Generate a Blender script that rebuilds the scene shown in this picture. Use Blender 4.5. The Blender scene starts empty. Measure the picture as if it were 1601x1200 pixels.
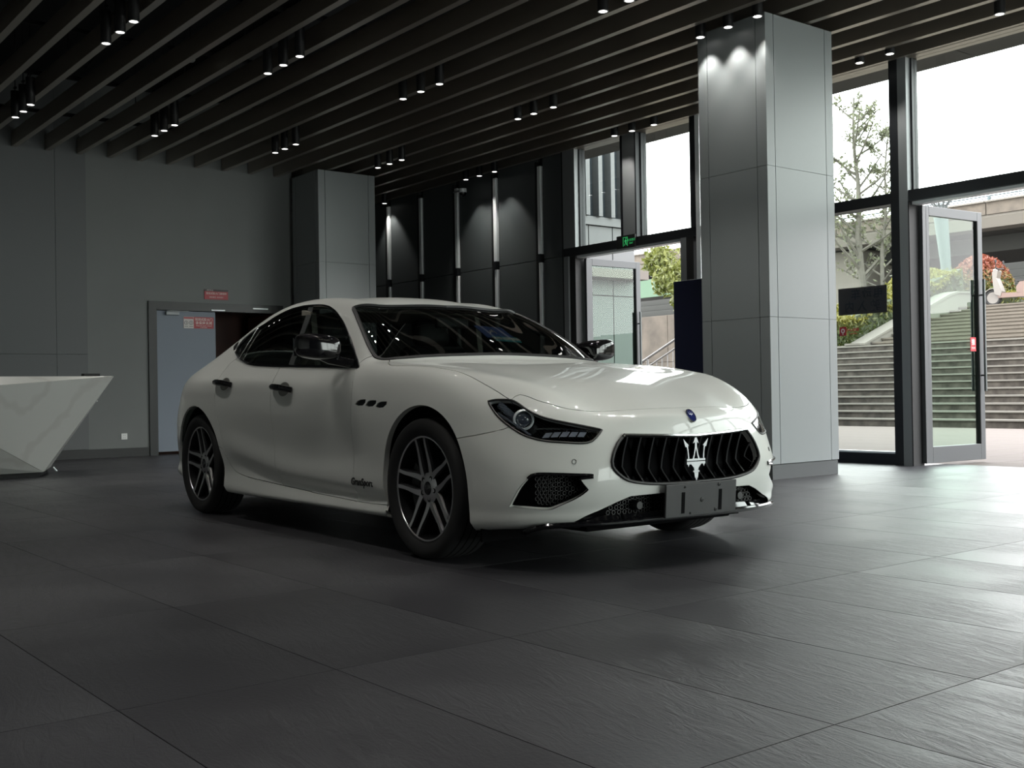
import bpy, bmesh, math, random
import numpy as np
from mathutils import Vector, Matrix
from mathutils.bvhtree import BVHTree
from mathutils.geometry import delaunay_2d_cdt

# ------------------------------------------------------------------ camera, world, light, exposure
SC = bpy.context.scene
COL = SC.collection
R = math.radians

cam_d = bpy.data.cameras.new('camera')
cam_d.sensor_width = 36.0
cam_d.lens = 36.0 * 1736.4 / 1601.0
cam_d.clip_end = 400
cam = bpy.data.objects.new('camera', cam_d)
COL.objects.link(cam)
SC.camera = cam
_yaw, _pit, _rol = 0.66282847, 0.0076707, -0.01605533
_F = Vector((-math.cos(_yaw), math.sin(_yaw), 0)); _R = Vector((math.sin(_yaw), math.cos(_yaw), 0)); _U = Vector((0, 0, 1))
_F2 = math.cos(_pit) * _F + math.sin(_pit) * _U
_U2 = -math.sin(_pit) * _F + math.cos(_pit) * _U
_R3 = math.cos(_rol) * _R + math.sin(_rol) * _U2
_U3 = -math.sin(_rol) * _R + math.cos(_rol) * _U2
_m = Matrix((_R3, _U3, -_F2)).transposed().to_4x4()
_m.translation = Vector((0, 0, 0.825))
cam.matrix_world = _m

world = bpy.data.worlds.new('overcast_sky')
SC.world = world
world.use_nodes = True
_nt = world.node_tree
_bg = _nt.nodes['Background']
_tc = _nt.nodes.new('ShaderNodeTexCoord')
_sep = _nt.nodes.new('ShaderNodeSeparateXYZ')
_ramp = _nt.nodes.new('ShaderNodeValToRGB')
_nt.links.new(_tc.outputs['Generated'], _sep.inputs[0])
_nt.links.new(_sep.outputs['Z'], _ramp.inputs[0])
_nt.links.new(_ramp.outputs[0], _bg.inputs[0])
_ramp.color_ramp.elements[0].position = 0.0
_ramp.color_ramp.elements[0].color = (0.965, 0.965, 0.95, 1)
_ramp.color_ramp.elements[1].position = 0.9
_ramp.color_ramp.elements[1].color = (0.90, 0.935, 0.97, 1)
SKY = 10.0
_bg.inputs[1].default_value = SKY

SC.view_settings.view_transform = 'Standard'
SC.view_settings.look = 'None'
SC.view_settings.gamma = 1.0
SC.view_settings.exposure = 0.0
SC.view_settings.use_curve_mapping = False
SC.cycles.max_bounces = 10
SC.cycles.diffuse_bounces = 5
SC.cycles.glossy_bounces = 5
SC.cycles.transparent_max_bounces = 16
SC.cycles.sample_clamp_indirect = 6.0
SC.cycles.use_denoising = True
SC.cycles.caustics_reflective = True
SC.cycles.caustics_refractive = False

def portal(name, loc, rot, sx, sy):
    l = bpy.data.lights.new(name, 'AREA'); l.shape = 'RECTANGLE'; l.size = sx; l.size_y = sy
    l.cycles.is_portal = True
    o = bpy.data.objects.new(name, l); COL.objects.link(o); o.location = loc; o.rotation_euler = rot
portal('window_wall_portal', (-3.2, 10.52, 2.1), (R(-90), 0, 0), 17.4, 4.4)
portal('east_wall_portal', (5.65, 6.9, 1.4), (0, R(90), 0), 2.9, 6.9)

# ------------------------------------------------------------------ helpers
def srgb(r, g, b):
    f = lambda c: (c / 255 / 12.92) if c / 255 <= .04045 else ((c / 255 + .055) / 1.055) ** 2.4
    return (f(r), f(g), f(b), 1.0)

MATS = {}
def mat(name, col, rough=.5, metal=0.0, spec=.5, coat=0.0, emit=None, estr=0.0, noise=None, bump=None, noise_col=None, coat_rough=.03, ior=1.5):
    """noise=(scale,lo,hi): multiplies colour by noise ; bump=(scale,strength)"""
    if name in MATS: return MATS[name]
    m = bpy.data.materials.new(name); m.use_nodes = True
    nt = m.node_tree; b = nt.nodes['Principled BSDF']
    b.inputs['Base Color'].default_value = col
    b.inputs['Roughness'].default_value = rough
    b.inputs['Metallic'].default_value = metal
    b.inputs['Specular IOR Level'].default_value = spec
    b.inputs['Coat Weight'].default_value = coat
    b.inputs['Coat Roughness'].default_value = coat_rough
    b.inputs['IOR'].default_value = ior
    if emit:
        b.inputs['Emission Color'].default_value = emit; b.inputs['Emission Strength'].default_value = estr
    if noise or bump:
        tc = nt.nodes.new('ShaderNodeTexCoord')
    if noise:
        n = nt.nodes.new('ShaderNodeTexNoise'); n.inputs['Scale'].default_value = noise[0]; n.inputs['Detail'].default_value = 6
        nt.links.new(tc.outputs['Object'], n.inputs['Vector'])
        rp = nt.nodes.new('ShaderNodeValToRGB'); rp.color_ramp.elements[0].position = .3; rp.color_ramp.elements[1].position = .7
        c2 = noise_col or col
        rp.color_ramp.elements[0].color = tuple(c * noise[1] for c in col[:3]) + (1,)
        rp.color_ramp.elements[1].color = tuple(min(1, c * noise[2]) for c in c2[:3]) + (1,)
        nt.links.new(n.outputs['Fac'], rp.inputs[0]); nt.links.new(rp.outputs[0], b.inputs['Base Color'])
    if bump:
        n = nt.nodes.new('ShaderNodeTexNoise'); n.inputs['Scale'].default_value = bump[0]; n.inputs['Detail'].default_value = 8
        nt.links.new(tc.outputs['Object'], n.inputs['Vector'])
        bp = nt.nodes.new('ShaderNodeBump'); bp.inputs['Strength'].default_value = bump[1]; bp.inputs['Distance'].default_value = .02
        nt.links.new(n.outputs['Fac'], bp.inputs['Height']); nt.links.new(bp.outputs[0], b.inputs['Normal'])
    MATS[name] = m
    return m

def glass_mat(name, tint, gloss_rough=0.0, ior=1.5, refl=1.0):
    if name in MATS: return MATS[name]
    m = bpy.data.materials.new(name); m.use_nodes = True
    nt = m.node_tree; nt.nodes.remove(nt.nodes['Principled BSDF'])
    out = nt.nodes['Material Output']
    tr = nt.nodes.new('ShaderNodeBsdfTransparent'); tr.inputs[0].default_value = tint
    gl = nt.nodes.new('ShaderNodeBsdfGlossy'); gl.inputs['Roughness'].default_value = gloss_rough
    gl.inputs[0].default_value = (1, 1, 1, 1)
    fr = nt.nodes.new('ShaderNodeFresnel'); fr.inputs[0].default_value = ior
    mx = nt.nodes.new('ShaderNodeMixShader')
    mul = nt.nodes.new('ShaderNodeMath'); mul.operation = 'MULTIPLY'; mul.inputs[1].default_value = refl
    geo = nt.nodes.new('ShaderNodeNewGeometry')          # reflect at the face that is met first, pass straight out of the other
    inv = nt.nodes.new('ShaderNodeMath'); inv.operation = 'MULTIPLY_ADD'; inv.inputs[1].default_value = -refl; inv.inputs[2].default_value = refl
    nt.links.new(geo.outputs['Backfacing'], inv.inputs[0]); nt.links.new(inv.outputs[0], mul.inputs[1])
    nt.links.new(fr.outputs[0], mul.inputs[0]); nt.links.new(mul.outputs[0], mx.inputs[0])
    nt.links.new(tr.outputs[0], mx.inputs[1]); nt.links.new(gl.outputs[0], mx.inputs[2])
    nt.links.new(mx.outputs[0], out.inputs[0])
    MATS[name] = m
    return m

class MB:
    """collects shapes, builds ONE mesh object"""
    def __init__(s): s.v = []; s.f = []; s.mi = []; s.cur = 0
    def add(s, vs, fs):
        o = len(s.v); s.v += [tuple(v) for v in vs]; s.f += [tuple(i + o for i in f) for f in fs]; s.mi += [s.cur] * len(fs)
        return s
    def box(s, x0, x1, y0, y1, z0, z1):
        return s.add([(x0, y0, z0), (x1, y0, z0), (x1, y1, z0), (x0, y1, z0), (x0, y0, z1), (x1, y0, z1), (x1, y1, z1), (x0, y1, z1)],
                     [(3, 2, 1, 0), (4, 5, 6, 7), (0, 1, 5, 4), (1, 2, 6, 5), (2, 3, 7, 6), (3, 0, 4, 7)])
    def bevbox(s, x0, x1, y0, y1, z0, z1, b):
        bm = bmesh.new(); bmesh.ops.create_cube(bm, size=1)
        for v in bm.verts:
            v.co = Vector(((x0 + x1) / 2 + v.co.x * (x1 - x0), (y0 + y1) / 2 + v.co.y * (y1 - y0), (z0 + z1) / 2 + v.co.z * (z1 - z0)))
        bmesh.ops.bevel(bm, geom=list(bm.edges), offset=b, segments=2, affect='EDGES', profile=.5)
        s.bm(bm); return s
    def bm(s, bm, M=None):
        bm.verts.index_update()
        s.add([(M @ v.co if M else v.co.copy()) for v in bm.verts], [[v.index for v in f.verts] for f in bm.faces]); bm.free(); return s
    def tube(s, pts, r, n=8, closed=False, cap=True):
        pts = [Vector(p) for p in pts]; N = len(pts); rr = r if isinstance(r, (list, tuple)) else [r] * N
        rings = []; prev = None
        for i, p in enumerate(pts):
            a = pts[(i - 1) % N] if (closed or i > 0) else p; b = pts[(i + 1) % N] if (closed or i < N - 1) else p
            t = (b - a).normalized()
            if prev is None:
                u = t.orthogonal().normalized()
            else:
                u = (prev - t * prev.dot(t)); u = u.normalized() if u.length > 1e-6 else t.orthogonal().normalized()
            prev = u; w = t.cross(u)
            rings.append([p + rr[i] * (math.cos(2 * math.pi * k / n) * u + math.sin(2 * math.pi * k / n) * w) for k in range(n)])
        vs = [q for rg in rings for q in rg]; fs = []
        for i in range(N if closed else N - 1):
            j = (i + 1) % N
            for k in range(n): fs.append((i * n + k, i * n + (k + 1) % n, j * n + (k + 1) % n, j * n + k))
        if cap and not closed: fs += [tuple(range(n - 1, -1, -1)), tuple((N - 1) * n + k for k in range(n))]
        return s.add(vs, fs)
    def lathe(s, prof, n=32, axis='z', c=(0, 0, 0), closed=False):
        """prof: list of (r, h) revolved about the axis"""
        vs = []; m = len(prof)
        for k in range(n):
            a = 2 * math.pi * k / n; ca, sa = math.cos(a), math.sin(a)
            for r, h in prof:
                p = {'z': (r * ca, r * sa, h), 'y': (r * ca, h, r * sa), 'x': (h, r * ca, r * sa)}[axis]
                vs.append((p[0] + c[0], p[1] + c[1], p[2] + c[2]))
        fs = []
        for k in range(n):
            k2 = (k + 1) % n
            for i in range(m if closed else m - 1):
                j = (i + 1) % m
                fs.append((k * m + i, k2 * m + i, k2 * m + j, k * m + j))
        return s.add(vs, fs)
    def prism(s, poly, h0, h1, axis='y'):
        """extrude a 2D polygon along an axis. axis y: poly (x,z); x: (y,z); z: (x,y)"""
        def P(p, h): return {'y': (p[0], h, p[1]), 'x': (h, p[0], p[1]), 'z': (p[0], p[1], h)}[axis]
        n = len(poly)
        return s.add([P(p, h0) for p in poly] + [P(p, h1) for p in poly],
                     [tuple(range(n)), tuple(range(2 * n - 1, n - 1, -1))] + [(i, n + i, n + (i + 1) % n, (i + 1) % n) for i in range(n)])
    def build(s, name, mats, parent=None, smooth=False, loc=None, fixn=True):
        me = bpy.data.meshes.new(name); me.from_pydata(s.v, [], s.f)
        ms = mats if isinstance(mats, (list, tuple)) else [mats]
        for m in ms: me.materials.append(m)
        if len(ms) > 1:
            me.polygons.foreach_set('material_index', s.mi)
        if fixn:
            bm = bmesh.new(); bm.from_mesh(me); bmesh.ops.recalc_face_normals(bm, faces=bm.faces); bm.to_mesh(me); bm.free()
        if smooth:
            me.polygons.foreach_set('use_smooth', [True] * len(me.polygons))
            if smooth != 'all': me.set_sharp_from_angle(angle=R(smooth if not isinstance(smooth, bool) else 35))
        me.update()
        return link(name, me, parent, loc)

def link(name, me, parent=None, loc=None):
    o = bpy.data.objects.new(name, me); COL.objects.link(o)
    if parent is not None: o.parent = parent
    if loc is not None: o.location = loc
    return o
def empty(name, loc=(0, 0, 0), rz=0, parent=None):
    o = bpy.data.objects.new(name, None); COL.objects.link(o); o.location = loc; o.rotation_euler = (0, 0, rz); o.empty_display_size = .1
    if parent is not None: o.parent = parent
    return o
def tag(o, label=None, cat=None, group=None, kind=None):
    if label: o['label'] = label
    if cat: o['category'] = cat
    if group: o['group'] = group
    if kind: o['kind'] = kind
    return o
def struct(o): o['kind'] = 'structure'; return o
def dup(o, parent=None, loc=None):
    c = o.copy(); COL.objects.link(c)
    if parent is not None: c.parent = parent
    if loc is not None: c.location = loc
    return c
def dup_tree(root, loc=None, rz=None, label=None):
    r = dup(root)
    if loc is not None: r.location = loc
    if rz is not None: r.rotation_euler = (0, 0, rz)
    if label: r['label'] = label
    for ch in list(root.children):
        c = dup(ch, r)
        for g in list(ch.children): dup(g, c)
    return r
def text(name, body, size, m, M, parent=None, extrude=.0008, align='CENTER', bold=0.0, spacing=1.0):
    """lettering as a real mesh; M places the text plane (local x right, y up)"""
    cu = bpy.data.curves.new(name, 'FONT'); cu.body = body; cu.size = size; cu.align_x = align; cu.align_y = 'CENTER'
    cu.extrude = extrude; cu.offset = bold; cu.resolution_u = 3; cu.space_character = spacing
    t = bpy.data.objects.new(name, cu); COL.objects.link(t)
    dg = bpy.context.evaluated_depsgraph_get()
    me = bpy.data.meshes.new_from_object(t.evaluated_get(dg))
    bpy.data.objects.remove(t)
    me.materials.clear(); me.materials.append(m)
    me.transform(M)
    return link(name, me, parent)
def frame(o, x, y):
    """matrix with origin o, local x, local y"""
    x = Vector(x).normalized(); y = Vector(y).normalized(); z = x.cross(y)
    M = Matrix((x, y, z)).transposed().to_4x4(); M.translation = Vector(o); return M
# ------------------------------------------------------------------ materials of the room
M_wall = mat('grey_paint', srgb(110, 113, 112), .55, noise=(1.5, .95, 1.04))
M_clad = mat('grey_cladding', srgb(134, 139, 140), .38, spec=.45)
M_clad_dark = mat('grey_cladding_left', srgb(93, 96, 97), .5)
M_dark = mat('charcoal_board', srgb(74, 79, 80), .6)
M_black = mat('black_paint', srgb(16, 17, 18), .6)
M_blackgloss = mat('black_gloss', srgb(8, 8, 9), .12)
M_slat = mat('bronze_slat', srgb(176, 168, 157), .33, metal=.85)
M_void = mat('void_black', srgb(20, 21, 22), .9)
M_alu = mat('grey_aluminium', srgb(128, 131, 133), .4, metal=.25)
M_aludk = mat('dark_aluminium', srgb(38, 40, 43), .4, metal=.4)
M_alult = mat('bright_aluminium', srgb(226, 230, 231), .3, metal=.1)
M_steel = mat('dark_steel', srgb(92, 96, 96), .35, metal=.5)
M_doorfr = mat('door_aluminium', srgb(76, 78, 80), .45, metal=.1)
M_chrome = mat('chrome', (.8, .81, .82, 1), .12, metal=1)
M_base = mat('baseboard_black', srgb(13, 14, 15), .45)
M_grout = mat('grout_dark', srgb(84, 84, 86), .9, spec=.1)
M_glass = glass_mat('tinted_window_glass', (.87, .905, .885, 1), 0, 1.5)
M_white = mat('white_plastic', srgb(225, 226, 224), .4)

def tile_mat():
    m = bpy.data.materials.new('dark_slate_tile'); m.use_nodes = True
    nt = m.node_tree; b = nt.nodes['Principled BSDF']; N = nt.nodes.new; L = nt.links.new
    geo = N('ShaderNodeNewGeometry'); oi = N('ShaderNodeObjectInfo')
    mp = N('ShaderNodeMapping'); mp.inputs['Scale'].default_value = (1.0, 1.0, 1.0)
    off = N('ShaderNodeVectorMath'); off.operation = 'MULTIPLY_ADD'
    off.inputs[1].default_value = (17, 29, 0)
    cx = N('ShaderNodeCombineXYZ')
    L(oi.outputs['Random'], cx.inputs[0]); L(oi.outputs['Random'], cx.inputs[1])
    L(cx.outputs[0], off.inputs[0]); L(geo.outputs['Position'], off.inputs[2])
    # long split ridges along the tile
    mp.inputs['Rotation'].default_value = (0, 0, R(13)); mp2 = N('ShaderNodeMapping'); mp2.inputs['Scale'].default_value = (4.5, 22, 1)
    L(off.outputs[0], mp.inputs[0]); L(mp.outputs[0], mp2.inputs[0])
    n1 = N('ShaderNodeTexNoise'); n1.inputs['Scale'].default_value = 1.0; n1.inputs['Detail'].default_value = 9; n1.inputs['Roughness'].default_value = .62; n1.inputs['Distortion'].default_value = .9
    L(mp2.outputs[0], n1.inputs['Vector'])
    n2 = N('ShaderNodeTexNoise'); n2.inputs['Scale'].default_value = 70; n2.inputs['Detail'].default_value = 4
    L(off.outputs[0], n2.inputs['Vector'])
    n3 = N('ShaderNodeTexNoise'); n3.inputs['Scale'].default_value = 1.3; n3.inputs['Detail'].default_value = 3
    L(off.outputs[0], n3.inputs['Vector'])
    rp = N('ShaderNodeMapRange'); rp.inputs[1].default_value = .40; rp.inputs[2].default_value = .56; rp.inputs[3].default_value = .12
    L(n3.outputs['Fac'], rp.inputs[0])
    # sharp split lines: 1 - |2n - 1|, only on some patches of the stone
    a1 = N('ShaderNodeMath'); a1.operation = 'MULTIPLY_ADD'; a1.inputs[1].default_value = 2; a1.inputs[2].default_value = -1; L(n1.outputs['Fac'], a1.inputs[0])
    a2 = N('ShaderNodeMath'); a2.operation = 'ABSOLUTE'; L(a1.outputs[0], a2.inputs[0])
    a3 = N('ShaderNodeMath'); a3.operation = 'POWER'; a3.inputs[1].default_value = .7; L(a2.outputs[0], a3.inputs[0])
    h = N('ShaderNodeMath'); h.operation = 'MULTIPLY'; L(a3.outputs[0], h.inputs[0]); L(rp.outputs[0], h.inputs[1])
    h2 = N('ShaderNodeMath'); h2.operation = 'MULTIPLY_ADD'; h2.inputs[1].default_value = .22; L(n2.outputs['Fac'], h2.inputs[0]); L(h.outputs[0], h2.inputs[2])
    bp = N('ShaderNodeBump'); bp.inputs['Strength'].default_value = .45; bp.inputs['Distance'].default_value = .008
    L(h2.outputs[0], bp.inputs['Height']); L(bp.outputs[0], b.inputs['Normal'])
    cr = N('ShaderNodeValToRGB'); cr.color_ramp.elements[0].position = .3; cr.color_ramp.elements[1].position = .75
    cr.color_ramp.elements[0].color = srgb(46, 45, 49); cr.color_ramp.elements[1].color = srgb(60, 60, 63)
    L(n3.outputs['Fac'], cr.inputs[0])
    # per tile tone and pale scuffs
    mt = N('ShaderNodeMapRange'); mt.inputs[3].default_value = .9; mt.inputs[4].default_value = 1.08; L(oi.outputs['Random'], mt.inputs[0])
    vm = N('ShaderNodeVectorMath'); vm.operation = 'SCALE'; L(cr.outputs[0], vm.inputs[0]); L(mt.outputs[0], vm.inputs['Scale'])
    L(vm.outputs[0], b.inputs['Base Color'])
    rr = N('ShaderNodeMapRange'); rr.inputs[3].default_value = .34; rr.inputs[4].default_value = .46; L(n3.outputs['Fac'], rr.inputs[0]); L(rr.outputs[0], b.inputs['Roughness'])
    b.inputs['Specular IOR Level'].default_value = .5
    return m
M_tile = tile_mat()

YW = 10.36      # window wall, inside face
XL = -15.83     # left wall
ZC = 4.23       # underside of the slats
XE = 5.5        # east wall (glazed, behind the camera's right shoulder)

# ------------------------------------------------------------------ floor with its tiles
fl = struct(MB().box(-17.6, XE + .2, -3.0, YW + .14, -.12, -.006).build('floor', M_grout))
tx, ty = 1.305, .654
tm = MB().box(.0017, tx - .0017, .0017, ty - .0017, -.0055, 0)
first = None
for i in range(-12, 3):
    for j in range(-2, 16):
        x0, y0 = -1.67 + tx * i, .98 + ty * j
        if x0 < -17.4 or y0 > YW - .1: continue
        if -6.43 - .81 < x0 and x0 + tx < -6.43 and y0 > 7.97 and y0 + ty < 8.95: continue
        if first is None: first = tm.build('tile', M_tile, fl, loc=(x0, y0, 0))
        else: dup(first, fl, (x0, y0, 0))

# ------------------------------------------------------------------ ceiling void, slats
ce = struct(MB().box(-17.6, XE + .2, -3.0, YW + .1, 5.3, 5.4).build('ceiling', M_void))
PITCH = .424
for n in range(-24, 8):
    y = 7.325 + PITCH * n
    x0 = XL + .02 if y < 8.0 else -17.3
    x1 = XE - .05
    w = .036 if n < 7 else .034
    s = MB().box(x0, x1, y - w, y + w, ZC, ZC + .2)
    s.build('slat', M_slat, ce)
# carriers, ducts and cables above the slats
for x in (-14.6, -12.9, -11.2, -9.5, -7.8, -6.1, -4.4, -2.7, -1.0, .7):
    MB().box(x - .02, x + .02, -2.5, YW - .2, ZC + .205, ZC + .245).build('carrier_rail', M_void, ce)
    hg = MB()
    for k in range(9):
        yy = -1.6 + k * 1.35; hg.box(x - .005, x + .005, yy - .005, yy + .005, ZC + .245, 5.3)
    hg.build('hanger_rods', M_void, ce)['kind'] = 'stuff'
MB().box(-15.6, 2.0, 2.6, 3.1, 4.82, 5.1).build('air_duct', mat('duct_dark', srgb(46, 48, 50), .6), ce)
MB().box(-15.6, 2.0, 5.75, 6.1, 4.9, 5.1).build('cable_tray', mat('duct_dark', srgb(46, 48, 50), .6), ce)
MB().tube([(-15.7, 4.2, 5.0), (-10, 4.2, 5.0), (-3, 4.25, 5.0), (2, 4.2, 5.0)], .03, 8).build('sprinkler_pipe', M_void, ce)
MB().tube([(-13.3, 3.9, 5.25), (-13.2, 3.9, 4.75), (-12.9, 4.0, 4.6), (-12.6, 4.05, 4.72), (-12.55, 4.05, 5.25)], .016, 6).build('loose_cable', M_void, ce, smooth=True)

# ------------------------------------------------------------------ left wall with the double door
wl = struct(MB().build('wall_left', M_wall)) if False else None
m = MB()
m.box(XL - .2, XL, 4.866, 5.72, 0, 5.3)
m.box(XL - .2, XL, 7.83, 8.03, 0, 5.3)
m.box(XL - .2, XL, 5.72, 7.83, 2.232, 5.3)
wl = struct(m.build('wall_left', M_wall))
# cladding panels left of the joint at y=4.87
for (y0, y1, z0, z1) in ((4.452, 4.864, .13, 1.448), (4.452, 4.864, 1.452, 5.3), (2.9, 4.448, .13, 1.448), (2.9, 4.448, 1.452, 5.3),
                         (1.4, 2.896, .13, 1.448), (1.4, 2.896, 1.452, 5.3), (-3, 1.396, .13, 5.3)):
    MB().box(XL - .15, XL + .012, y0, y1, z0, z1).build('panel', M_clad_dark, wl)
MB().box(XL - .2, XL - .15, -3, 4.866, 0, 5.3).build('panel_backing', M_black, wl)
struct(MB().box(XL, XL + .022, -3, 5.70, 0, .125).build('baseboard_left', M_base))
# alcove beyond the left wall and behind the far column
struct(MB().box(-17.6, -17.4, 7.9, YW + .1, 0, 5.3).build('wall_alcove', M_wall))
struct(MB().box(-17.4, XL - .2, 7.9, 8.02, 0, 5.3).build('wall_alcove_side', M_wall))

dr = tag(empty('door_1', (XL, 6.78, 0)), None, None, None, 'structure')
M_doorframe = mat('black_door_frame', srgb(15, 18, 19), .4)
M_leaf = mat('bluegrey_door_leaf', srgb(120, 129, 142), .5)
M_redbrown = mat('redbrown_timber', srgb(62, 27, 17), .5, noise=(4, .7, 1.2))
fr = MB()
fr.box(-.16, .03, -1.06, -.94, 0, 2.23); fr.box(-.16, .03, .94, 1.06, 0, 2.23); fr.box(-.16, .03, -.94, .94, 2.11, 2.23)
fr.box(-.06, .04, -.94, .94, 2.105, 2.125)
fr.build('door_frame', M_doorframe, dr)
lf = MB().bevbox(-.075, -.025, -.935, -.028, .045, 2.10, .003).build('door_leaf', M_leaf, dr)
hw = MB()
for z in (.25, 1.0, 1.82): hw.tube([(-.02, -.937, z - .06), (-.02, -.937, z + .06)], .008, 8)
hw.build('hinges', M_chrome, lf)
cl = MB().bevbox(-.024, .03, -.80, -.60, 2.035, 2.085, .006)
cl.box(-.0, .012, -.78, -.45, 2.09, 2.10)
cl.build('door_closer', M_alu, lf)
cl = MB().bevbox(-.01, .05, -.12, .10, 2.112, 2.135, .004); cl.box(0, .045, .55, .8, 2.16, 2.18)
cl.build('door_closer_rail', M_alult, dr)
MB().bevbox(-.9, -.025, .90, .935, .01, 2.10, .003).build('open_door_leaf', M_redbrown, dr)
MB().box(-1.36, -1.3, -1.06, 1.34, 0, 2.42).build('corridor_wall', M_redbrown, dr)
MB().box(-1.3, -.16, -.94, 1.34, 2.36, 2.42).box(-1.3, -.16, 1.3, 1.34, 0, 2.36).box(-1.3, -.16, -1.06, -1.0, 0, 2.42).build('corridor_shell', M_redbrown, dr)
MB().box(-1.3, -.21, -1.1, 1.3, -.11, .001).build('threshold', mat('redbrown_tile', srgb(120, 66, 44), .5), dr)

# far column and near column, clad in grey panels
def column(name, x0, x1, y0, y1, label):
    t = empty(name, ((x0 + x1) / 2, (y0 + y1) / 2, 0)); tag(t, label, 'column', 'clad columns along the window wall')
    cx, cy = (x0 + x1) / 2, (y0 + y1) / 2; hx, hy = (x1 - x0) / 2, (y1 - y0) / 2
    MB().box(-hx + .02, hx - .02, -hy + .02, hy - .02, .13, ZC - .012).build('column_core', M_black, t)
    MB().box(-hx + .008, hx - .008, -hy + .008, hy - .008, .001, .135).build('plinth', mat('plinth_grey', srgb(70, 73, 75), .5), t)
    zs = [.14, 1.47, 2.835, ZC - .012]
    g = .0035
    def strips(a0, a1, c): return [(a0, a0 + c), (a0 + c, a1 - c), (a1 - c, a1)]
    for k in range(3):
        z0, z1 = zs[k] + g * .5, zs[k + 1] - g * .5
        # corner pieces are L-shaped, flat pieces between
        c = .115
        for sx in (-1, 1):
            for sy in (-1, 1):
                p = MB().prism([(sx * hx, sy * hy), (sx * (hx - c + g), sy * hy), (sx * (hx - c + g), sy * (hy - .02)), (sx * (hx - .02), sy * (hy - .02)), (sx * (hx - .02), sy * (hy - c + g)), (sx * hx, sy * (hy - c + g))], z0, z1, 'z')
                p.build('corner_panel', M_clad, t)
        for sy in (-1, 1):
            ya, yb = sorted((sy * hy, sy * (hy - .02)))
            MB().box(-hx + c + g, hx - c - g, ya, yb, z0, z1).build('panel', M_clad, t)
        for sx in (-1, 1):
            xa, xb = sorted((sx * hx, sx * (hx - .02)))
            MB().box(xa, xb, -hy + c + g, hy - c - g, z0, z1).build('panel', M_clad, t)
    return t
column('column', -7.24, -6.43, 7.973, 8.955, 'large grey panelled square column right of the car, near the open glass door')
column('column', -15.70, -14.86, 7.973, 8.955, 'distant dim grey panelled column behind the car roof, by the left wall')

# ------------------------------------------------------------------ window wall: dark boarded part with bright mullions
wb = struct(MB().box(-17.4, -11.99, YW + .06, YW + .16, 0, 5.3).build('wall_back', M_black))
sx_ = [-16.71, -15.68, -14.625, -13.595, -12.52]
ed = [-17.38] + sx_ + [-11.99]
for a, b in zip(ed[:-1], ed[1:]):
    MB().box(a + .055, b - .055, YW + .0, YW + .055, .12, 2.755).build('panel', M_dark, wb)
    MB().box(a + .055, b - .055, YW + .0, YW + .055, 2.765, 5.2).build('panel', M_dark, wb)
for x in sx_:
    MB().bevbox(x - .042, x + .038, YW - .035, YW + .05, 2.84, 4.13, .012).build('mullion', M_alult, wb)
    MB().bevbox(x - .034, x + .030, YW - .03, YW + .05, .02, 2.72, .012).build('mullion', M_alult, wb)
    MB().box(x - .03, x + .03, YW - .05, YW + .05, 2.72, 2.84).build('mullion_joint', M_aludk, wb)
    MB().box(x - .09, x - .054, YW - .03, YW + .05, .02, 4.2).build('mullion_edge', M_black, wb)
struct(MB().box(-17.4, -12.0, YW - .02, YW, 0, .12).build('baseboard_back', M_base))
# fascia over the glazing and the closing band up to the slab
struct(MB().box(-11.99, XE, YW - .05, YW + .16, ZC, 5.3).build('trim_1', M_slat))

# ------------------------------------------------------------------ glazing
def pane(x0, x1, z0, z1, par, y=YW + .07):
    return MB().box(x0, x1, y - .006, y + .006, z0, z1).build('glass_pane', M_glass, par)
def bar(par, name, x0, x1, y0, y1, z0, z1, m): return MB().box(x0, x1, y0, y1, z0, z1).build(name, m, par)
TZ0, TZ1 = 2.735, 2.85
def window(n, x0, x1, z0, z1, sill=0.0):
    w = struct(empty('window_%d' % n, ((x0 + x1) / 2, YW, z0)))
    cx = (x0 + x1) / 2; y = 0
    def b(nm, a0, a1, c0, c1, mm): MB().box(a0 - cx, a1 - cx, .02, .12, c0 - z0, c1 - z0).build(nm, mm, w)
    b('window_frame', x0, x0 + .02, z0, z1, M_aludk); b('window_frame', x1 - .02, x1, z0, z1, M_aludk)
    if sill: b('window_frame', x0 + .02, x1 - .02, z0, z0 + sill, M_aludk); b('window_bead', x0 + .02, x1 - .02, z0 + sill, z0 + sill + .02, M_alult)
    MB().box(x0 + .02 - cx, x1 - .02 - cx, .064, .076, sill, z1 - z0).build('glass_pane', M_glass, w)
    return w
# posts: (x0, x1, bright?)
tb = struct(empty('trim_2', (0, YW, 0)))
def post(x0, x1, m, z0=0.0, z1=ZC, y0=-.06, y1=.14, nm='post'): return MB().box(x0, x1, y0, y1, z0, z1).build(nm, m, tb)
post(-11.985, -11.955, M_black); post(-11.955, -11.70, M_alu, z0=TZ1); post(-11.955, -11.86, M_alu, z1=TZ0); post(-11.86, -11.74, M_black, z1=TZ0, y0=-.03)
post(-10.775, -10.73, M_aludk, z0=TZ1); post(-10.73, -10.50, M_alu, z0=TZ1); post(-10.5, -10.475, M_aludk, z0=TZ1)
post(-9.52, -9.43, M_aludk, z0=TZ1); post(-9.70, -9.60, M_alu, z1=TZ0); post(-9.60, -9.48, M_black, z1=TZ0)
post(-9.43, -9.36, M_alult); 
post(-6.50, -6.488, M_black, z1=TZ0); post(-6.70, -6.60, M_aludk); post(-6.60, -6.50, M_alu, z0=0.0)
bar(tb, 'transom', -11.955, -9.43, -.05, .14, TZ0, TZ1, M_aludk)
bar(tb, 'transom', -9.36, -6.70, -.05, .14, TZ0, TZ1, M_aludk)
bar(tb, 'transom', -6.50, -4.0, -.05, .14, TZ0, TZ1, M_aludk)
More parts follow.
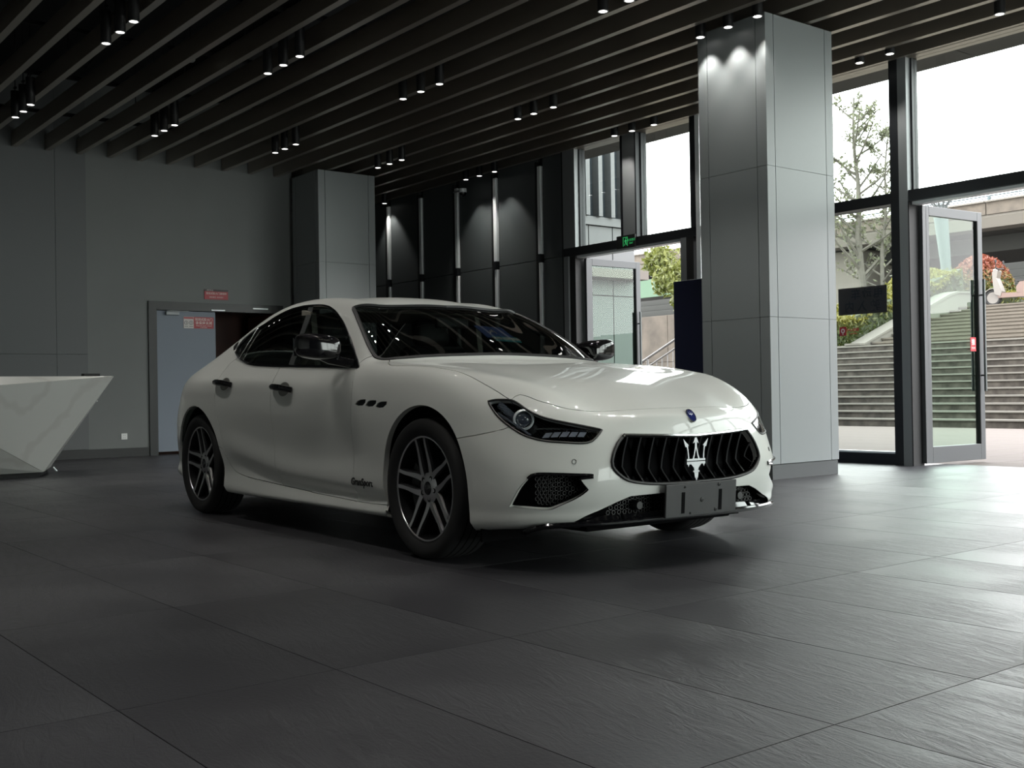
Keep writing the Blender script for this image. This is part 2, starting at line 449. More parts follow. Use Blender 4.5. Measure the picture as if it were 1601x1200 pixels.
bar(tb, 'transom_cover', -6.50, -4.0, .0, .14, TZ0 - .03, TZ0, M_alult)
bar(tb, 'transom_cover', -11.86, -9.70, .0, .14, TZ0 - .03, TZ0, M_alult)
post(-4.0, -3.9, M_aludk); post(-3.9, -3.78, M_alu)
window(1, -11.70, -10.775, TZ1, ZC); window(2, -10.475, -9.52, TZ1, ZC)
window(3, -9.36, -6.70, TZ1, ZC); window(4, -9.36, -6.70, 0, TZ0, sill=.115)
window(5, -6.50, -4.0, TZ1, ZC)
xs = [-3.78, -1.5, .8, 3.1, XE - .1]
for k in range(4):
    window(6 + 2 * k, xs[k], xs[k + 1] - .12, TZ1, ZC); window(7 + 2 * k, xs[k], xs[k + 1] - .12, 0, TZ0, sill=.115)
    bar(tb, 'transom', xs[k], xs[k + 1] - .12, -.05, .14, TZ0, TZ1, M_aludk); post(xs[k + 1] - .12, xs[k + 1], M_alu)

# glazed east wall (out of frame, where the light on the car's nose comes from)
we = struct(empty('wall_east', (XE, 0, 0)))
ys = [3.5, 5.1, 6.7, 8.35, 10.0]
MB().box(0, .16, 3.5, 10.36, TZ1, 5.3).build('fascia', M_slat, we)
for k in range(4):
    MB().box(0, .14, ys[k], ys[k] + .1, 0, TZ1).build('post', M_alu, we)
    MB().box(.0, .14, ys[k] + .1, ys[k + 1], TZ0, TZ1).build('transom', M_aludk, we)
    MB().box(.06, .072, ys[k] + .1, ys[k + 1], 0, TZ0).build('glass_pane', M_glass, we)
MB().box(0, .14, 10.0, 10.36, 0, TZ1).build('post', M_alu, we)
struct(MB().box(-17.6, XE + .2, -3.15, -3.0, 0, 5.4).build('wall_south', mat('pale_wall', srgb(196, 198, 196), .6)))
struct(MB().box(XE, XE + .16, -3.0, 3.5, 0, 5.3).build('wall_corner', M_dark))

# open glass doors: hinged at the jamb and swung outwards
M_doorglass = glass_mat('door_glass', (.78, .88, .82, 1), 0, 1.28)
def glass_door(n, x, y, ang, W=1.04, H=2.70):
    d = struct(empty('door_%d' % n, (x, y, 0), ang))
    f = MB()
    f.bevbox(0, .11, -.025, .025, .02, H, .004).build('hinge_stile', M_doorfr, d)
    MB().bevbox(W - .085, W, -.025, .025, .02, H, .004).build('lock_stile', M_doorfr, d)
    MB().bevbox(.11, W - .085, -.025, .025, H - .10, H, .004).build('top_rail', M_doorfr, d)
    MB().bevbox(.11, W - .085, -.025, .025, .02, .19, .004).build('bottom_rail', M_doorfr, d)
    MB().box(.105, W - .08, -.006, .006, .185, H - .095).build('glass_pane', M_doorglass, d)
    MB().box(W - .095, W - .083, -.03, .03, .19, H - .1).build('gasket', M_black, d)
    for s in (-1, 1):
        h = MB().tube([(W - .06, s * .075, .76), (W - .06, s * .075, 1.97)], .016, 12).build('pull_handle', M_steel, d, smooth=True)
        MB().tube([(W - .06, s * .02, .93), (W - .06, s * .075, .93)], .009, 8).tube([(W - .06, s * .02, 1.80), (W - .06, s * .075, 1.80)], .009, 8).build('handle_mounts', M_aludk, h)
    return d
glass_door(2, -6.46, YW + .10, R(86))
glass_door(3, -11.68, YW + .10, R(89))

# ------------------------------------------------------------------ down lights in threes
M_can = mat('black_can', srgb(14, 14, 17), .45)
M_lens = mat('lamp_lens', (1, 1, 1, 1), .3, emit=(1, .97, .92, 1), estr=5.0)
M_lensrim = mat('lamp_rim', srgb(210, 212, 214), .2, metal=.7)
can = MB().lathe([(.0001, .30), (.046, .30), (.048, .298), (.048, .0), (.044, -.003), (.041, .004), (.0001, .006)], 24)
LAMPS = [  # x, y, z of the lens, label, group
]
def lamps(lab, grp, pts, z):
    for k, (x, y) in enumerate(pts): LAMPS.append((x, y, z, lab % ('first', 'second', 'third')[k], grp))
def sc(pts, z): s = (z - .825) / (4.2 - .825); return [(x * s, y * s) for x, y in pts]
G1 = 'downlights over the reception desk side'; G2 = 'downlights in the middle row'; G3 = 'downlights by the window wall'
lamps('%s from left of the three black downlights at the upper left edge', G1, sc([(-14.025, 3.505), (-13.69, 3.511), (-13.33, 3.497)], 4.10), 4.10)
lamps('%s from left of the black downlight trio highest in the upper left', G1, sc([(-10.63, 3.475), (-10.23, 3.475), (-9.87, 3.475)], 4.10), 4.10)
lamps('%s from left of the three black downlights above the desk wall', G1, sc([(-14.03, 5.19), (-13.7, 5.19), (-13.35, 5.19)], 4.10), 4.10)
lamps('%s from left of the black downlight trio nearest above the red sign', G1, sc([(-10.67, 5.157), (-10.31, 5.157), (-9.95, 5.157)], 4.10), 4.10)
lamps('%s from left of the three black downlights before the far column', G2, sc([(-14.1, 6.91), (-13.81, 6.91), (-13.48, 6.91)], 4.10), 4.10)
lamps('%s from left of the black downlight trio above the car roof', G2, sc([(-10.72, 6.855), (-10.35, 6.855), (-9.98, 6.855)], 4.11), 4.11)
lamps('%s from left of the black downlight trio at the top centre edge', G2, sc([(-7.233, 6.74), (-6.9, 6.74), (-6.56, 6.74)], 4.14), 4.14)
lamps('%s from left of the three downlights right of the far column top', G2, sc([(-14.2, 8.62), (-13.87, 8.62), (-13.54, 8.62)], 4.10), 4.10)
lamps('%s from left of the black downlight trio between car and glass door', G2, sc([(-10.71, 8.52), (-10.4, 8.52), (-10.03, 8.52)], 4.13), 4.13)
lamps('%s from left of the black downlights washing the near column', G3, sc([(-7.227, 8.0), (-6.873, 7.99), (-6.518, 7.98)], 4.137), 4.137)
lamps('%s from left of the three downlights over the dark mullion wall', G3, sc([(-14.23, 10.25), (-13.87, 10.25), (-13.48, 10.25)], 4.14), 4.14)
lamps('%s from left of the black downlight trio above the left glass door', G3, sc([(-10.7, 10.14), (-10.37, 10.14), (-9.97, 10.14)], 4.18), 4.18)
lamps('%s from the column of the black downlights above the right window', G3, sc([(-6.839, 10.0), (-6.474, 9.99)], 4.19), 4.19)
LAMPS.append((-5.19 * .985, 9.758 * .985, 4.15, 'single black downlight near the top right corner', G3))
LAMPS.append((-16.6, 10.2, 4.16, 'lone downlight right of the far column at the first mullion', G3))
# the rows go on over the rest of the hall, above and behind the picture
for gx in (-7.05, -3.55, -.05, 3.4):
    for gy in (-1.5, .1, 1.72, 3.40, 5.02, 6.69, 8.36, 10.08):
        if gx == -7.05 and gy > 6: continue
        for dx in (-.34, 0, .34): LAMPS.append((gx + dx, gy, 4.12, 'black downlight of the rows over the open hall, above the picture', 'downlights over the open hall'))
lamp0 = None
M_halo = None
for (x, y, z, lab, grp) in LAMPS:
    if 'above the picture' in lab: t = empty('downlight', (x, y, z), 0, ce)
    else: t = tag(empty('downlight', (x, y, z)), lab, 'lamp', grp)
    if lamp0 is None:
        a = can.build('lamp_can', M_can, t, smooth=True)
        b = MB().lathe([(.0001, -.001), (.036, -.001), (.037, .003)], 24).build('lamp_lens', M_lens, t)
        c = MB().lathe([(.037, .002), (.037, -.004), (.0475, -.004), (.0475, .004)], 24).build('lamp_rim', M_lensrim, t)
        d = MB().tube([(0, 0, .30), (0, 0, 1.21)], .006, 6).box(-.03, .03, -.012, .012, .33, .35).build('lamp_stem', M_can, t)
        lamp0 = (a, b, c, d)
    else:
        for o in lamp0: dup(o, t)
    L = bpy.data.lights.get('downlight_beam')
    if L is None:
        L = bpy.data.lights.new('downlight_beam', 'SPOT'); L.energy = 36.0; L.spot_size = R(84); L.spot_blend = .5; L.shadow_soft_size = .03; L.color = (1, .97, .91)
    if hasattr(L, 'use_shadow'): pass
    lo = bpy.data.objects.new('downlight_beam', L); COL.objects.link(lo); lo.parent = t; lo.location = (0, 0, -.012)
# ------------------------------------------------------------------ reception desk
def marble():
    m = mat('white_marble', srgb(206, 207, 202), .3)
    nt = m.node_tree; b = nt.nodes['Principled BSDF']; N = nt.nodes.new; L = nt.links.new
    tc = N('ShaderNodeTexCoord'); w = N('ShaderNodeTexWave'); w.inputs['Scale'].default_value = .9; w.inputs['Distortion'].default_value = 14; w.inputs['Detail'].default_value = 5; w.inputs['Detail Scale'].default_value = .7
    mp = N('ShaderNodeMapping'); mp.inputs['Rotation'].default_value = (R(40), R(20), R(35)); L(tc.outputs['Object'], mp.inputs[0]); L(mp.outputs[0], w.inputs[0])
    rp = N('ShaderNodeValToRGB'); e = rp.color_ramp.elements; e[0].position = 0; e[0].color = srgb(174, 173, 169); e[1].position = .16; e[1].color = srgb(182, 183, 179)
    L(w.outputs['Fac'], rp.inputs[0]); L(rp.outputs[0], b.inputs['Base Color'])
    return m
M_marble = marble()
dk = tag(empty('reception_desk', (-12.9, 2.0, 0)), 'white marble faceted reception desk on a black plinth at left', 'desk')
def dl(p): return (p[0] + 12.9, p[1] - 2.0, p[2])
T0, B0, MM = (-12.53, 4.136, 1.078), (-12.53, 3.37, .05), (-12.22, 1.95, .915)
LT, LB, ML = (-12.45, .2, 1.078), (-12.62, .2, .05), (-12.30, .2, .55)
T1, B1, LT1, LB1 = (-13.36, 4.30, 1.078), (-13.36, 3.67, .05), (-13.36, .2, 1.078), (-13.36, .2, .05)
def facet(name, *ps):
    c = sum((Vector(p) for p in ps), Vector()) / len(ps)
    n = (Vector(ps[1]) - Vector(ps[0])).cross(Vector(ps[2]) - Vector(ps[0])).normalized()
    mid = Vector((-12.95, 2.0, .55))
    if n.dot(c - mid) < 0: n = -n
    q = [Vector(p) + (c - Vector(p)).normalized() * .004 for p in ps]; k = len(q)
    b = [v - n * .018 for v in q]
    return MB().add([dl(v) for v in q + b], [tuple(range(k)), tuple(range(2 * k - 1, k - 1, -1))] + [(i, k + i, k + (i + 1) % k, (i + 1) % k) for i in range(k)]).build(name, M_marble, dk)
facet('marble_facet', T0, MM, LT); facet('marble_facet', T0, B0, MM); facet('marble_facet', B0, LB, ML, MM); facet('marble_facet', MM, ML, LT)
facet('marble_facet', T0, T1, B1, B0); facet('marble_facet', T1, LT1, LB1, B1)
MB().prism([dl(p)[:2] for p in ((-12.545, 4.10, 0), (-13.34, 4.26, 0), (-13.34, .2, 0), (-12.48, .2, 0))], 1.04, 1.08, 'z').build('desk_top', M_marble, dk)
MB().prism([dl(p)[:2] for p in ((-12.56, 3.33, 0), (-13.3, 3.62, 0), (-13.3, .25, 0), (-12.66, .25, 0))], 0.001, .052, 'z').build('plinth', M_black, dk)
MB().tube([dl((-13.36, 3.70, .05)), dl((-13.36, 3.74, .002))], .012, 8).build('corner_leg', M_alult, dk)
tag(MB().bevbox(-.05, .05, -.09, .09, 0, .035, .004).build('card_tray', M_black, None, loc=(-12.85, 3.98, 1.0805)), 'small flat black tray lying on the marble reception desk top', 'tray')

# ------------------------------------------------------------------ signs and fittings on the left wall
M_red = mat('sign_red', srgb(168, 42, 52), .45)
M_reddk = mat('sign_dark', srgb(38, 22, 24), .45)
M_print = mat('print_white', srgb(228, 214, 210), .5)
M_printdk = mat('print_dark', srgb(48, 44, 46), .5)
MX = lambda x, y, z: frame((x, y, z), (0, 1, 0), (0, 0, 1))      # text plane facing +X
s = tag(MB().bevbox(0, .012, -.186, .186, -.075, .075, .003).build('fire_sign', M_red, None, loc=(XL + .001, 6.757, 2.362)), 'dark red notice plate fixed to the wall above the double door', 'sign')
MB().box(.0121, .0135, -.186, .186, .045, .075).build('sign_band', M_reddk, s)
text('sign_lettering', '消防安全', .026, M_print, MX(.0142, -.10, .060), s)
text('sign_lettering', '常闭式防火门请保持', .036, M_print, MX(.0128, .0, .012), s, bold=.0004)
text('sign_lettering', '紧急情况  向外推开', .026, M_print, MX(.0128, .0, -.043), s)
s = tag(MB().box(0, .004, -.232, .232, -.085, .085).build('door_notice', M_red, None, loc=(XL - .0245, 6.49, 1.935)), 'red and white fire door notice stuck on the bluegrey door leaf', 'sign')
MB().box(.0041, .005, -.231, -.078, -.084, .084).build('notice_panel', mat('notice_paper', srgb(214, 208, 206), .6), s)
MB().box(.0051, .0056, -.228, -.082, .055, .08).build('notice_band', M_red, s)
for k, c in enumerate((-.193, -.118)):
    ring = MB().lathe([(.024, .0051), (.024, .0062), (.030, .0062), (.030, .0051)], 20, 'x', (0, c, -.005)); ring.box(.0051, .006, c - .004, c + .004, -.022, .012); ring.build('notice_pictogram', M_printdk, s)
    MB().box(.0051, .006, c - .028, c + .028, -.062, -.055).build('notice_line', M_printdk, s)
text('notice_lettering', '常闭式防火门', .046, M_print, MX(.0048, .078, .045), s, bold=.0006)
text('notice_lettering', '请保持关闭', .048, M_print, MX(.0048, .078, -.006), s, bold=.0006, spacing=1.2)
text('notice_lettering', 'Keep the door closed', .027, M_print, MX(.0048, .078, -.044), s)
text('notice_lettering', 'at all times', .024, M_print, MX(.0048, .078, -.067), s)
o = tag(MB().bevbox(0, .010, -.043, .043, -.043, .043, .003).build('wall_socket', M_white, None, loc=(XL + .001, 5.357, .29)), 'white square wall socket low on the left wall beside the door', 'socket')
sl = MB()
for z in (.016, -.018):
    for y in (-.012, .008): sl.box(.0102, .0108, y, y + .004, z - .005, z + .005)
sl.build('socket_slots', M_printdk, o)
tag(MB().lathe([(.0001, .012), (.010, .010), (.012, 0), (.0001, 0)], 12, 'x').build('wall_button', M_white, None, loc=(XL + .013, 4.98, .80)), 'tiny pale round button on the left wall above the desk edge', 'button')

# smoke detector hanging between slats
t = tag(empty('smoke_detector', (-11.634 * .97, 4.57, 4.40)), 'small pale grey smoke detector hanging between the ceiling slats', 'detector')
MB().lathe([(.0001, -.03), (.035, -.028), (.05, -.01), (.05, .015), (.0001, .02)], 20).build('detector_head', mat('detector_grey', srgb(150, 150, 146), .5), t, smooth=True)
MB().tube([(0, 0, .015), (0, 0, .88)], .008, 6).build('drop_rod', M_black, t)

# security camera on the third mullion
t = tag(empty('security_camera', (-14.33, YW - .10, 4.02)), 'small dome security camera on the third bright mullion, high up', 'camera')
MB().lathe([(.0001, .05), (.06, .05), (.062, 0), (.055, -.01), (.0001, -.01)], 20).build('camera_mount', M_alult, t, smooth=True)
MB().lathe([(.052, -.01), (.05, -.035), (.035, -.06), (.0001, -.072)], 20).build('camera_dome', M_blackgloss, t, smooth=True)
MB().box(-.30, -.02, .02, .05, .03, .05).build('camera_bracket', M_alu, t)

# exit sign hanging under the transom line
t = tag(empty('exit_sign', (-10.65, YW - .085, 2.80)), 'black emergency exit sign with green pictogram over the left glass door', 'sign')
MB().bevbox(-.175, .175, -.012, .012, -.085, .085, .004).build('sign_body', M_black, t)
M_green = mat('exit_green', srgb(70, 200, 120), .4, emit=srgb(60, 210, 120), estr=.35)
g = MB(); g.box(-.05, -.042, -.0135, -.0121, -.06, .06); g.box(.03, .038, -.0135, -.0121, -.06, .06); g.box(-.05, .038, -.0135, -.0121, .053, .06)
g.add([(-.03, -.013, -.05), (-.015, -.013, -.05), (.0, -.013, -.01), (.012, -.013, -.045), (.024, -.013, -.045), (.008, -.013, .01), (.02, -.013, .0), (.024, -.013, .008), (.004, -.013, .03), (-.014, -.013, .024), (-.024, -.013, .0), (-.016, -.013, -.004), (-.008, -.013, .012), (-.012, -.013, -.02)], [tuple(range(14))])
g.lathe([(.0001, -.0135), (.009, -.0135), (.009, -.0121)], 12, 'y', (.006, 0, .042))
g.build('running_figure', M_green, t, fixn=False)
text('sign_lettering', '安全出口', .038, M_green, frame((.105, -.0125, .012), (1, 0, 0), (0, 0, 1)), t)
text('sign_lettering', 'EXIT', .034, M_green, frame((.105, -.0125, -.03), (1, 0, 0), (0, 0, 1)), t)

# dark navy display panel beside the near column
t = tag(empty('display_totem', (-8.16, 9.42, 0)), 'tall dark navy blue display panel standing left of the near column', 'panel')
M_navy = mat('navy_panel', srgb(24, 29, 58), .4)
MB().bevbox(-.80, .85, -.035, .035, .04, 2.075, .006).build('panel_board', M_navy, t)
MB().bevbox(-.82, .87, -.2, .2, .001, .04, .006).build('base_plate', M_black, t)

# notices on the glass
M_lettdk = mat('black_lettering', srgb(6, 5, 5), .5)
t = tag(empty('glass_banner', (-7.165, YW + .083, 1.765)), 'black paper banner with mirrored lettering on the glass right of the column', 'sign')
MB().box(-.305, .305, .0, .004, -.147, .147).build('banner_sheet', mat('banner_back', srgb(58, 50, 42), .6), t)
bk = frame((0, -.0012, .062), (-1, 0, 0), (0, 0, 1))
text('banner_lettering', '电动车', .125, M_lettdk, frame((.06, -.0006, .065), (-1, 0, 0), (0, 0, 1)), t, spacing=1.25, bold=.002, extrude=.0005)
text('banner_lettering', '驶入内', .125, M_lettdk, frame((.0, -.0006, -.07), (-1, 0, 0), (0, 0, 1)), t, spacing=1.6, bold=.002, extrude=.0005)
M_clear = glass_mat('clear_film', (.93, .92, .80, 1), .05, 1.4)
t = tag(empty('push_sticker', (-7.325, YW + .055, 1.44)), 'small red and clear sticker on the glass under the black banner', 'sticker')
MB().box(-.135, .135, .0, .003, -.06, .06).build('sticker_film', M_clear, t)
MB().box(-.115, -.028, -.0016, -.0002, -.048, .048).build('sticker_field', M_red, t)
MB().lathe([(.012, -.0026), (.026, -.0026), (.026, -.0017), (.012, -.0017)], 16, 'y', (-.072, 0, .004), closed=True).box(-.078, -.066, -.0026, -.0017, -.04, -.01).build('sticker_pictogram', M_print, t)
text('sticker_lettering', '小心玻璃', .040, M_red, frame((.052, -.001, .008), (1, 0, 0), (0, 0, 1)), t, bold=.0008)
text('sticker_lettering', 'CAUTION', .022, M_red, frame((.052, -.001, -.032), (1, 0, 0), (0, 0, 1)), t)
for (nm, x, y, lab) in (('door_sticker', -6.39, 11.30, 'red pull sticker on the right glass door beside its handle'), ('door_sticker', -11.66, 11.34, 'red sticker on the left glass door seen over the car bonnet')):
    z = 1.265 if x > -9 else .98
    t = tag(MB().box(.010, .014, -.055, .055, -.075, .075).build(nm, M_red, None, loc=(x, y, z)), lab, 'sticker')
    text('sticker_lettering', '推', .07, M_print, MX(.0145, 0, .02), t, bold=.001); text('sticker_lettering', 'PUSH', .03, M_print, MX(.0145, 0, -.04), t)
# ------------------------------------------------------------------ outside
OUT = .185      # dims all outdoor colours; stands in for lower exposure under the strong sky
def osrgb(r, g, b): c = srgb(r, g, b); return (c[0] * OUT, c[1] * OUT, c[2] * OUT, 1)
rng = random.Random(7)
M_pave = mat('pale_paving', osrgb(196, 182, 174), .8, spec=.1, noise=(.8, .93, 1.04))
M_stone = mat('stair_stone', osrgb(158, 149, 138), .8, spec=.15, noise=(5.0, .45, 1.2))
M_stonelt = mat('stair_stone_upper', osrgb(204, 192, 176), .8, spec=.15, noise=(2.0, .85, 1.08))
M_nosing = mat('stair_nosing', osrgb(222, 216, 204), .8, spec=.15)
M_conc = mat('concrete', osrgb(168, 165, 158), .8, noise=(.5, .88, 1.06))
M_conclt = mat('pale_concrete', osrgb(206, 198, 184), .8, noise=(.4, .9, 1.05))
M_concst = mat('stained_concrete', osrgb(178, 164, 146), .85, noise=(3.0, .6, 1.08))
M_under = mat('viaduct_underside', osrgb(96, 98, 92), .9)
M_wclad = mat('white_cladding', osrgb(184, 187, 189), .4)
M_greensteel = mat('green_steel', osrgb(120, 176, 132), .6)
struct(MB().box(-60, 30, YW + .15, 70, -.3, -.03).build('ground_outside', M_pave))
# joints of the paving near the door: slabs
pv = struct(empty('ground_slabs', (0, 0, 0)))
s0 = MB().bevbox(.004, 1.196, .004, .896, -.029, -.012, .003).build('paving_slab', M_pave, pv, loc=(-8.0, YW + .2, 0))
for i in range(-9, 5):
    for j in range(0, 11):
        x = -8.0 + 1.2 * i + (.6 if j % 2 else 0); y = YW + .2 + .9 * j
        if (i, j) != (0, 0) and -19 < x < -2.5: dup(s0, pv, (x, y, 0))
# canopy slab over the entrance
cp = struct(empty('canopy', (0, 0, 0)))
for k in range(9):
    x0 = -14.4 + 2.7 * k
    MB().box(x0 + .006, x0 + 2.694, YW + .17, YW + .98, 4.36, 4.62).build('canopy_slab', M_conc, cp)

# wing of the neighbouring building, left of the left door
XB = -13.2
nb = tag(empty('neighbour_wing', (XB, 11.9, 0)), 'white clad building wing with vertical fins beyond the left door', 'building')
MB().box(-4, -.06, -1.3, 1.02, -.02, 7.5).build('wing_wall', mat('wing_core', osrgb(120, 126, 130), .6), nb)
for (y0, y1) in ((-1.3, -.62), (-.61, .0), (.01, .52), (.53, 1.02)):
    for (z0, z1) in ((-.02, 1.18), (1.19, 2.36), (2.37, 3.48)):
        MB().box(-.06, 0, y0 + .004, y1 - .004, z0 + .004, z1 - .004).build('cladding_panel', M_wclad, nb)
MB().box(-.06, .05, -1.3, 1.05, 3.485, 3.62).build('sill_band', M_wclad, nb)
for k in range(9):
    y = -1.22 + .27 * k
    MB().box(-.06, .12, y, y + .085, 3.62, 7.4).build('fin', M_wclad, nb)
    if y + .27 < 1.05: MB().box(-.055, -.03, y + .085, y + .27, 3.62, 7.4).build('window_strip', mat('wing_glass', osrgb(116, 128, 136), .15), nb)
MB().box(-.06, .34, -1.3, 1.0, 2.62, 2.76).build('door_canopy', mat('pinkish_soffit', osrgb(206, 190, 178), .6), nb)

# stairs: lower and upper flight, sloping kerb, plaza
st = tag(empty('entrance_stairs', (-12, 20.5, 0)), 'wide weathered stone stairs rising outside the right glass door', 'stairs')
z = -.03
prevy = 0
for k in range(12):
    y = .33 * k; z1 = .155 * (k + 1)
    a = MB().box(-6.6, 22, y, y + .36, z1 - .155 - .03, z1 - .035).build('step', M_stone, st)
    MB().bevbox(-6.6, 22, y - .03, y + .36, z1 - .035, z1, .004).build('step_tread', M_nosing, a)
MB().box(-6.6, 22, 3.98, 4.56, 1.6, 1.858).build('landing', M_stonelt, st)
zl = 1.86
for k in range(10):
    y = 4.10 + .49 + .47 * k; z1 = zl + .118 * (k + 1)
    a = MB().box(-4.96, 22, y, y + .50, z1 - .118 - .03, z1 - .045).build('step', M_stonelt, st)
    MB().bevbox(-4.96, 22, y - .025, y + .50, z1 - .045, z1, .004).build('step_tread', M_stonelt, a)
ZP = zl + 1.18
kb = [(4.1, 1.70), (4.1, 1.90), (4.25, 1.90), (8.35, 3.33), (8.8, 3.43), (9.5, 3.45), (12, 3.45), (12, 1.70)]
MB().prism(kb, -5.34, -4.965, 'x').build('side_kerb', M_conclt, st)
cap = [(4.05, 1.90), (4.05, 1.95), (4.25, 1.95), (8.33, 3.39), (8.8, 3.49), (9.5, 3.51), (12, 3.51), (12, 3.45), (9.5, 3.45), (8.8, 3.43), (8.35, 3.33), (4.25, 1.90)]
MB().prism(cap, -5.40, -4.93, 'x').build('kerb_coping', M_conclt, st)
MB().box(-14, -5.35, 4.1, 4.4, -.02, 1.90).build('planter_wall', M_conclt, st)
MB().prism([(4.4, -.02), (12, -.02), (12, 3.2), (9.0, 3.1), (4.4, 1.75)], -6.9, -5.36, 'x').prism([(4.4, -.02), (12, -.02), (12, 1.75), (4.4, 1.75)], -14, -6.9, 'x').build('planter_bed', mat('soil', osrgb(88, 74, 56), .95), st)
struct(MB().box(-50, 25, 20.5 + 9.28, 42, ZP - .4, ZP).build('ground_plaza', M_conclt))
struct(MB().box(-30, -17.38, 34.2, 34.4, ZP, ZP + .55).build('trim_plaza_wall', mat('low_white_wall', osrgb(196, 194, 186), .8, spec=.1)))

# foliage made of real leaf quads
def leaf_cloud(name, m, n, place, size, parent=None, colors=None):
    vs = []; fs = []; cols = []
    for i in range(n):
        p, c = place()
        s = size * rng.uniform(.6, 1.3)
        a = Vector((rng.gauss(0, 1), rng.gauss(0, 1), rng.gauss(0, .7))).normalized(); b = a.orthogonal().normalized()
        b = Matrix.Rotation(rng.uniform(0, 6.28), 3, a) @ b; w = a.cross(b)
        p = Vector(p); o = len(vs)
        vs += [p - b * s, p + w * s * .45 + a * s * .12, p + b * s, p - w * s * .45 + a * s * .12]
        fs.append((o, o + 1, o + 2, o + 3)); cols.append(c)
    me = bpy.data.meshes.new(name); me.from_pydata([tuple(v) for v in vs], [], fs)
    ca = me.color_attributes.new('leaf_colour', 'FLOAT_COLOR', 'CORNER')
    ca.data.foreach_set('color', [x for c in cols for _ in range(4) for x in c])
    me.materials.append(m)
    return link(name, me, parent)
def leaf_material(name):
    m = bpy.data.materials.new(name); m.use_nodes = True; nt = m.node_tree; b = nt.nodes['Principled BSDF']
    at = nt.nodes.new('ShaderNodeVertexColor'); at.layer_name = 'leaf_colour'
    nt.links.new(at.outputs[0], b.inputs['Base Color']); b.inputs['Roughness'].default_value = .5
    tr = nt.nodes.new('ShaderNodeBsdfTranslucent'); nt.links.new(at.outputs[0], tr.inputs[0])
    mx = nt.nodes.new('ShaderNodeMixShader'); mx.inputs[0].default_value = .3
    nt.links.new(b.outputs[0], mx.inputs[1]); nt.links.new(tr.outputs[0], mx.inputs[2]); nt.links.new(mx.outputs[0], nt.nodes['Material Output'].inputs[0])
    return m
M_leafv = leaf_material('leaf')
M_twig = mat('dark_twigs', osrgb(92, 104, 52), .9)
def lerp3(a, b, t): return tuple(a[i] + (b[i] - a[i]) * t for i in range(3)) + (1,)
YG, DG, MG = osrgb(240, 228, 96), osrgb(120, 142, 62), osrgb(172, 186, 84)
RD, OR = osrgb(250, 138, 104), osrgb(238, 182, 112)

# hedge on the sloping bed, left of the kerb
hd = tag(empty('hedge', (-19, 27, 2)), 'yellow green clipped hedge on the sloping bed beside the stairs', 'hedge')
def hedge_pt():
    x = rng.uniform(-4.5, 1.58); y = rng.uniform(-2.35, 3.35)
    if rng.random() < .5: x = rng.uniform(.35, 1.58)
    elif x < .35: y = rng.uniform(-2.35, -1.3)
    base = -.22 + (y + 2.4) * .295
    top = base + .80 + .10 * math.sin(x * 3.1) + .08 * math.sin(y * 5)
    if rng.random() < .62: z = top - abs(rng.gauss(0, .10))
    else:
        if rng.random() < .5:
            y = -2.35 + abs(rng.gauss(0, .15)); base = -.22 + (y + 2.4) * .295; top = base + .80
        z = rng.uniform(base, top)
        if x > .35 and rng.random() < .5: x = 1.58 - abs(rng.gauss(0, .1))
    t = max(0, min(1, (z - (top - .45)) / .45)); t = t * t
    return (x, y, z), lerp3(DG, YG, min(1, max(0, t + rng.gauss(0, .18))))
MB().prism([(-2.3, -.3), (-2.25, .55), (3.5, 2.25), (3.6, 1.2)], 5e-1, 1.5, 'x').prism([(-2.3, -.3), (-2.25, .45), (-1.4, .62), (-1.4, -.3)], -4.5, .5, 'x').build('hedge_branches', M_twig, hd)
tag(leaf_cloud('foliage', M_leafv, 15000, hedge_pt, .075, hd), kind='stuff')
hd2 = tag(empty('hedge', (-17.4, 31.25, ZP + .05)), 'far end of yellow green hedge under the red bush', 'hedge')
def hedge2():
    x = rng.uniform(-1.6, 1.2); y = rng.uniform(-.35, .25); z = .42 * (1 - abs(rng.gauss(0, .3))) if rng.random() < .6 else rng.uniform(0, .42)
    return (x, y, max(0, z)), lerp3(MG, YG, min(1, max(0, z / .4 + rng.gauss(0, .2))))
MB().box(-1.55, 1.15, -.3, .2, -.04, .3).build('hedge_branches', M_twig, hd2)
tag(leaf_cloud('foliage', M_leafv, 2200, hedge2, .06, hd2), kind='stuff')

# the round red bush
def round_bush(x, y, r, h, n, label):
    b = tag(empty('red_bush', (x, y, ZP)), label, 'bush')
    MB().lathe([(.0001, h * .93), (r * .5, h * .82), (r * .86, h * .5), (r * .9, .25), (r * .5, .1), (.0001, .0)], 18).build('bush_core', M_twig, b, smooth=True)
    def pt():
        a = rng.uniform(0, 6.283); u = rng.random() ** .8; el = math.asin(u)
        k = 1 - abs(rng.gauss(0, .06))
        p = (r * k * math.cos(el) * math.cos(a), r * k * math.cos(el) * math.sin(a), .28 + (h - .28) * k * u + rng.uniform(-.05, .03))
        t = min(1, max(0, (u - .30) / .45 + rng.gauss(0, .25)))
        return p, (lerp3(MG, OR, t * 1.6) if t < .5 else lerp3(OR, RD, (t - .5) * 2))
    tag(leaf_cloud('foliage', M_leafv, n, pt, .065, b), kind='stuff')
round_bush(-18.15, 32.65, 1.05, 1.80, 5200, 'round red and green clipped bush above the stairs')
round_bush(-15.6, 33.2, .75, 1.35, 2500, 'second red bush cut by the right edge behind the scooter')

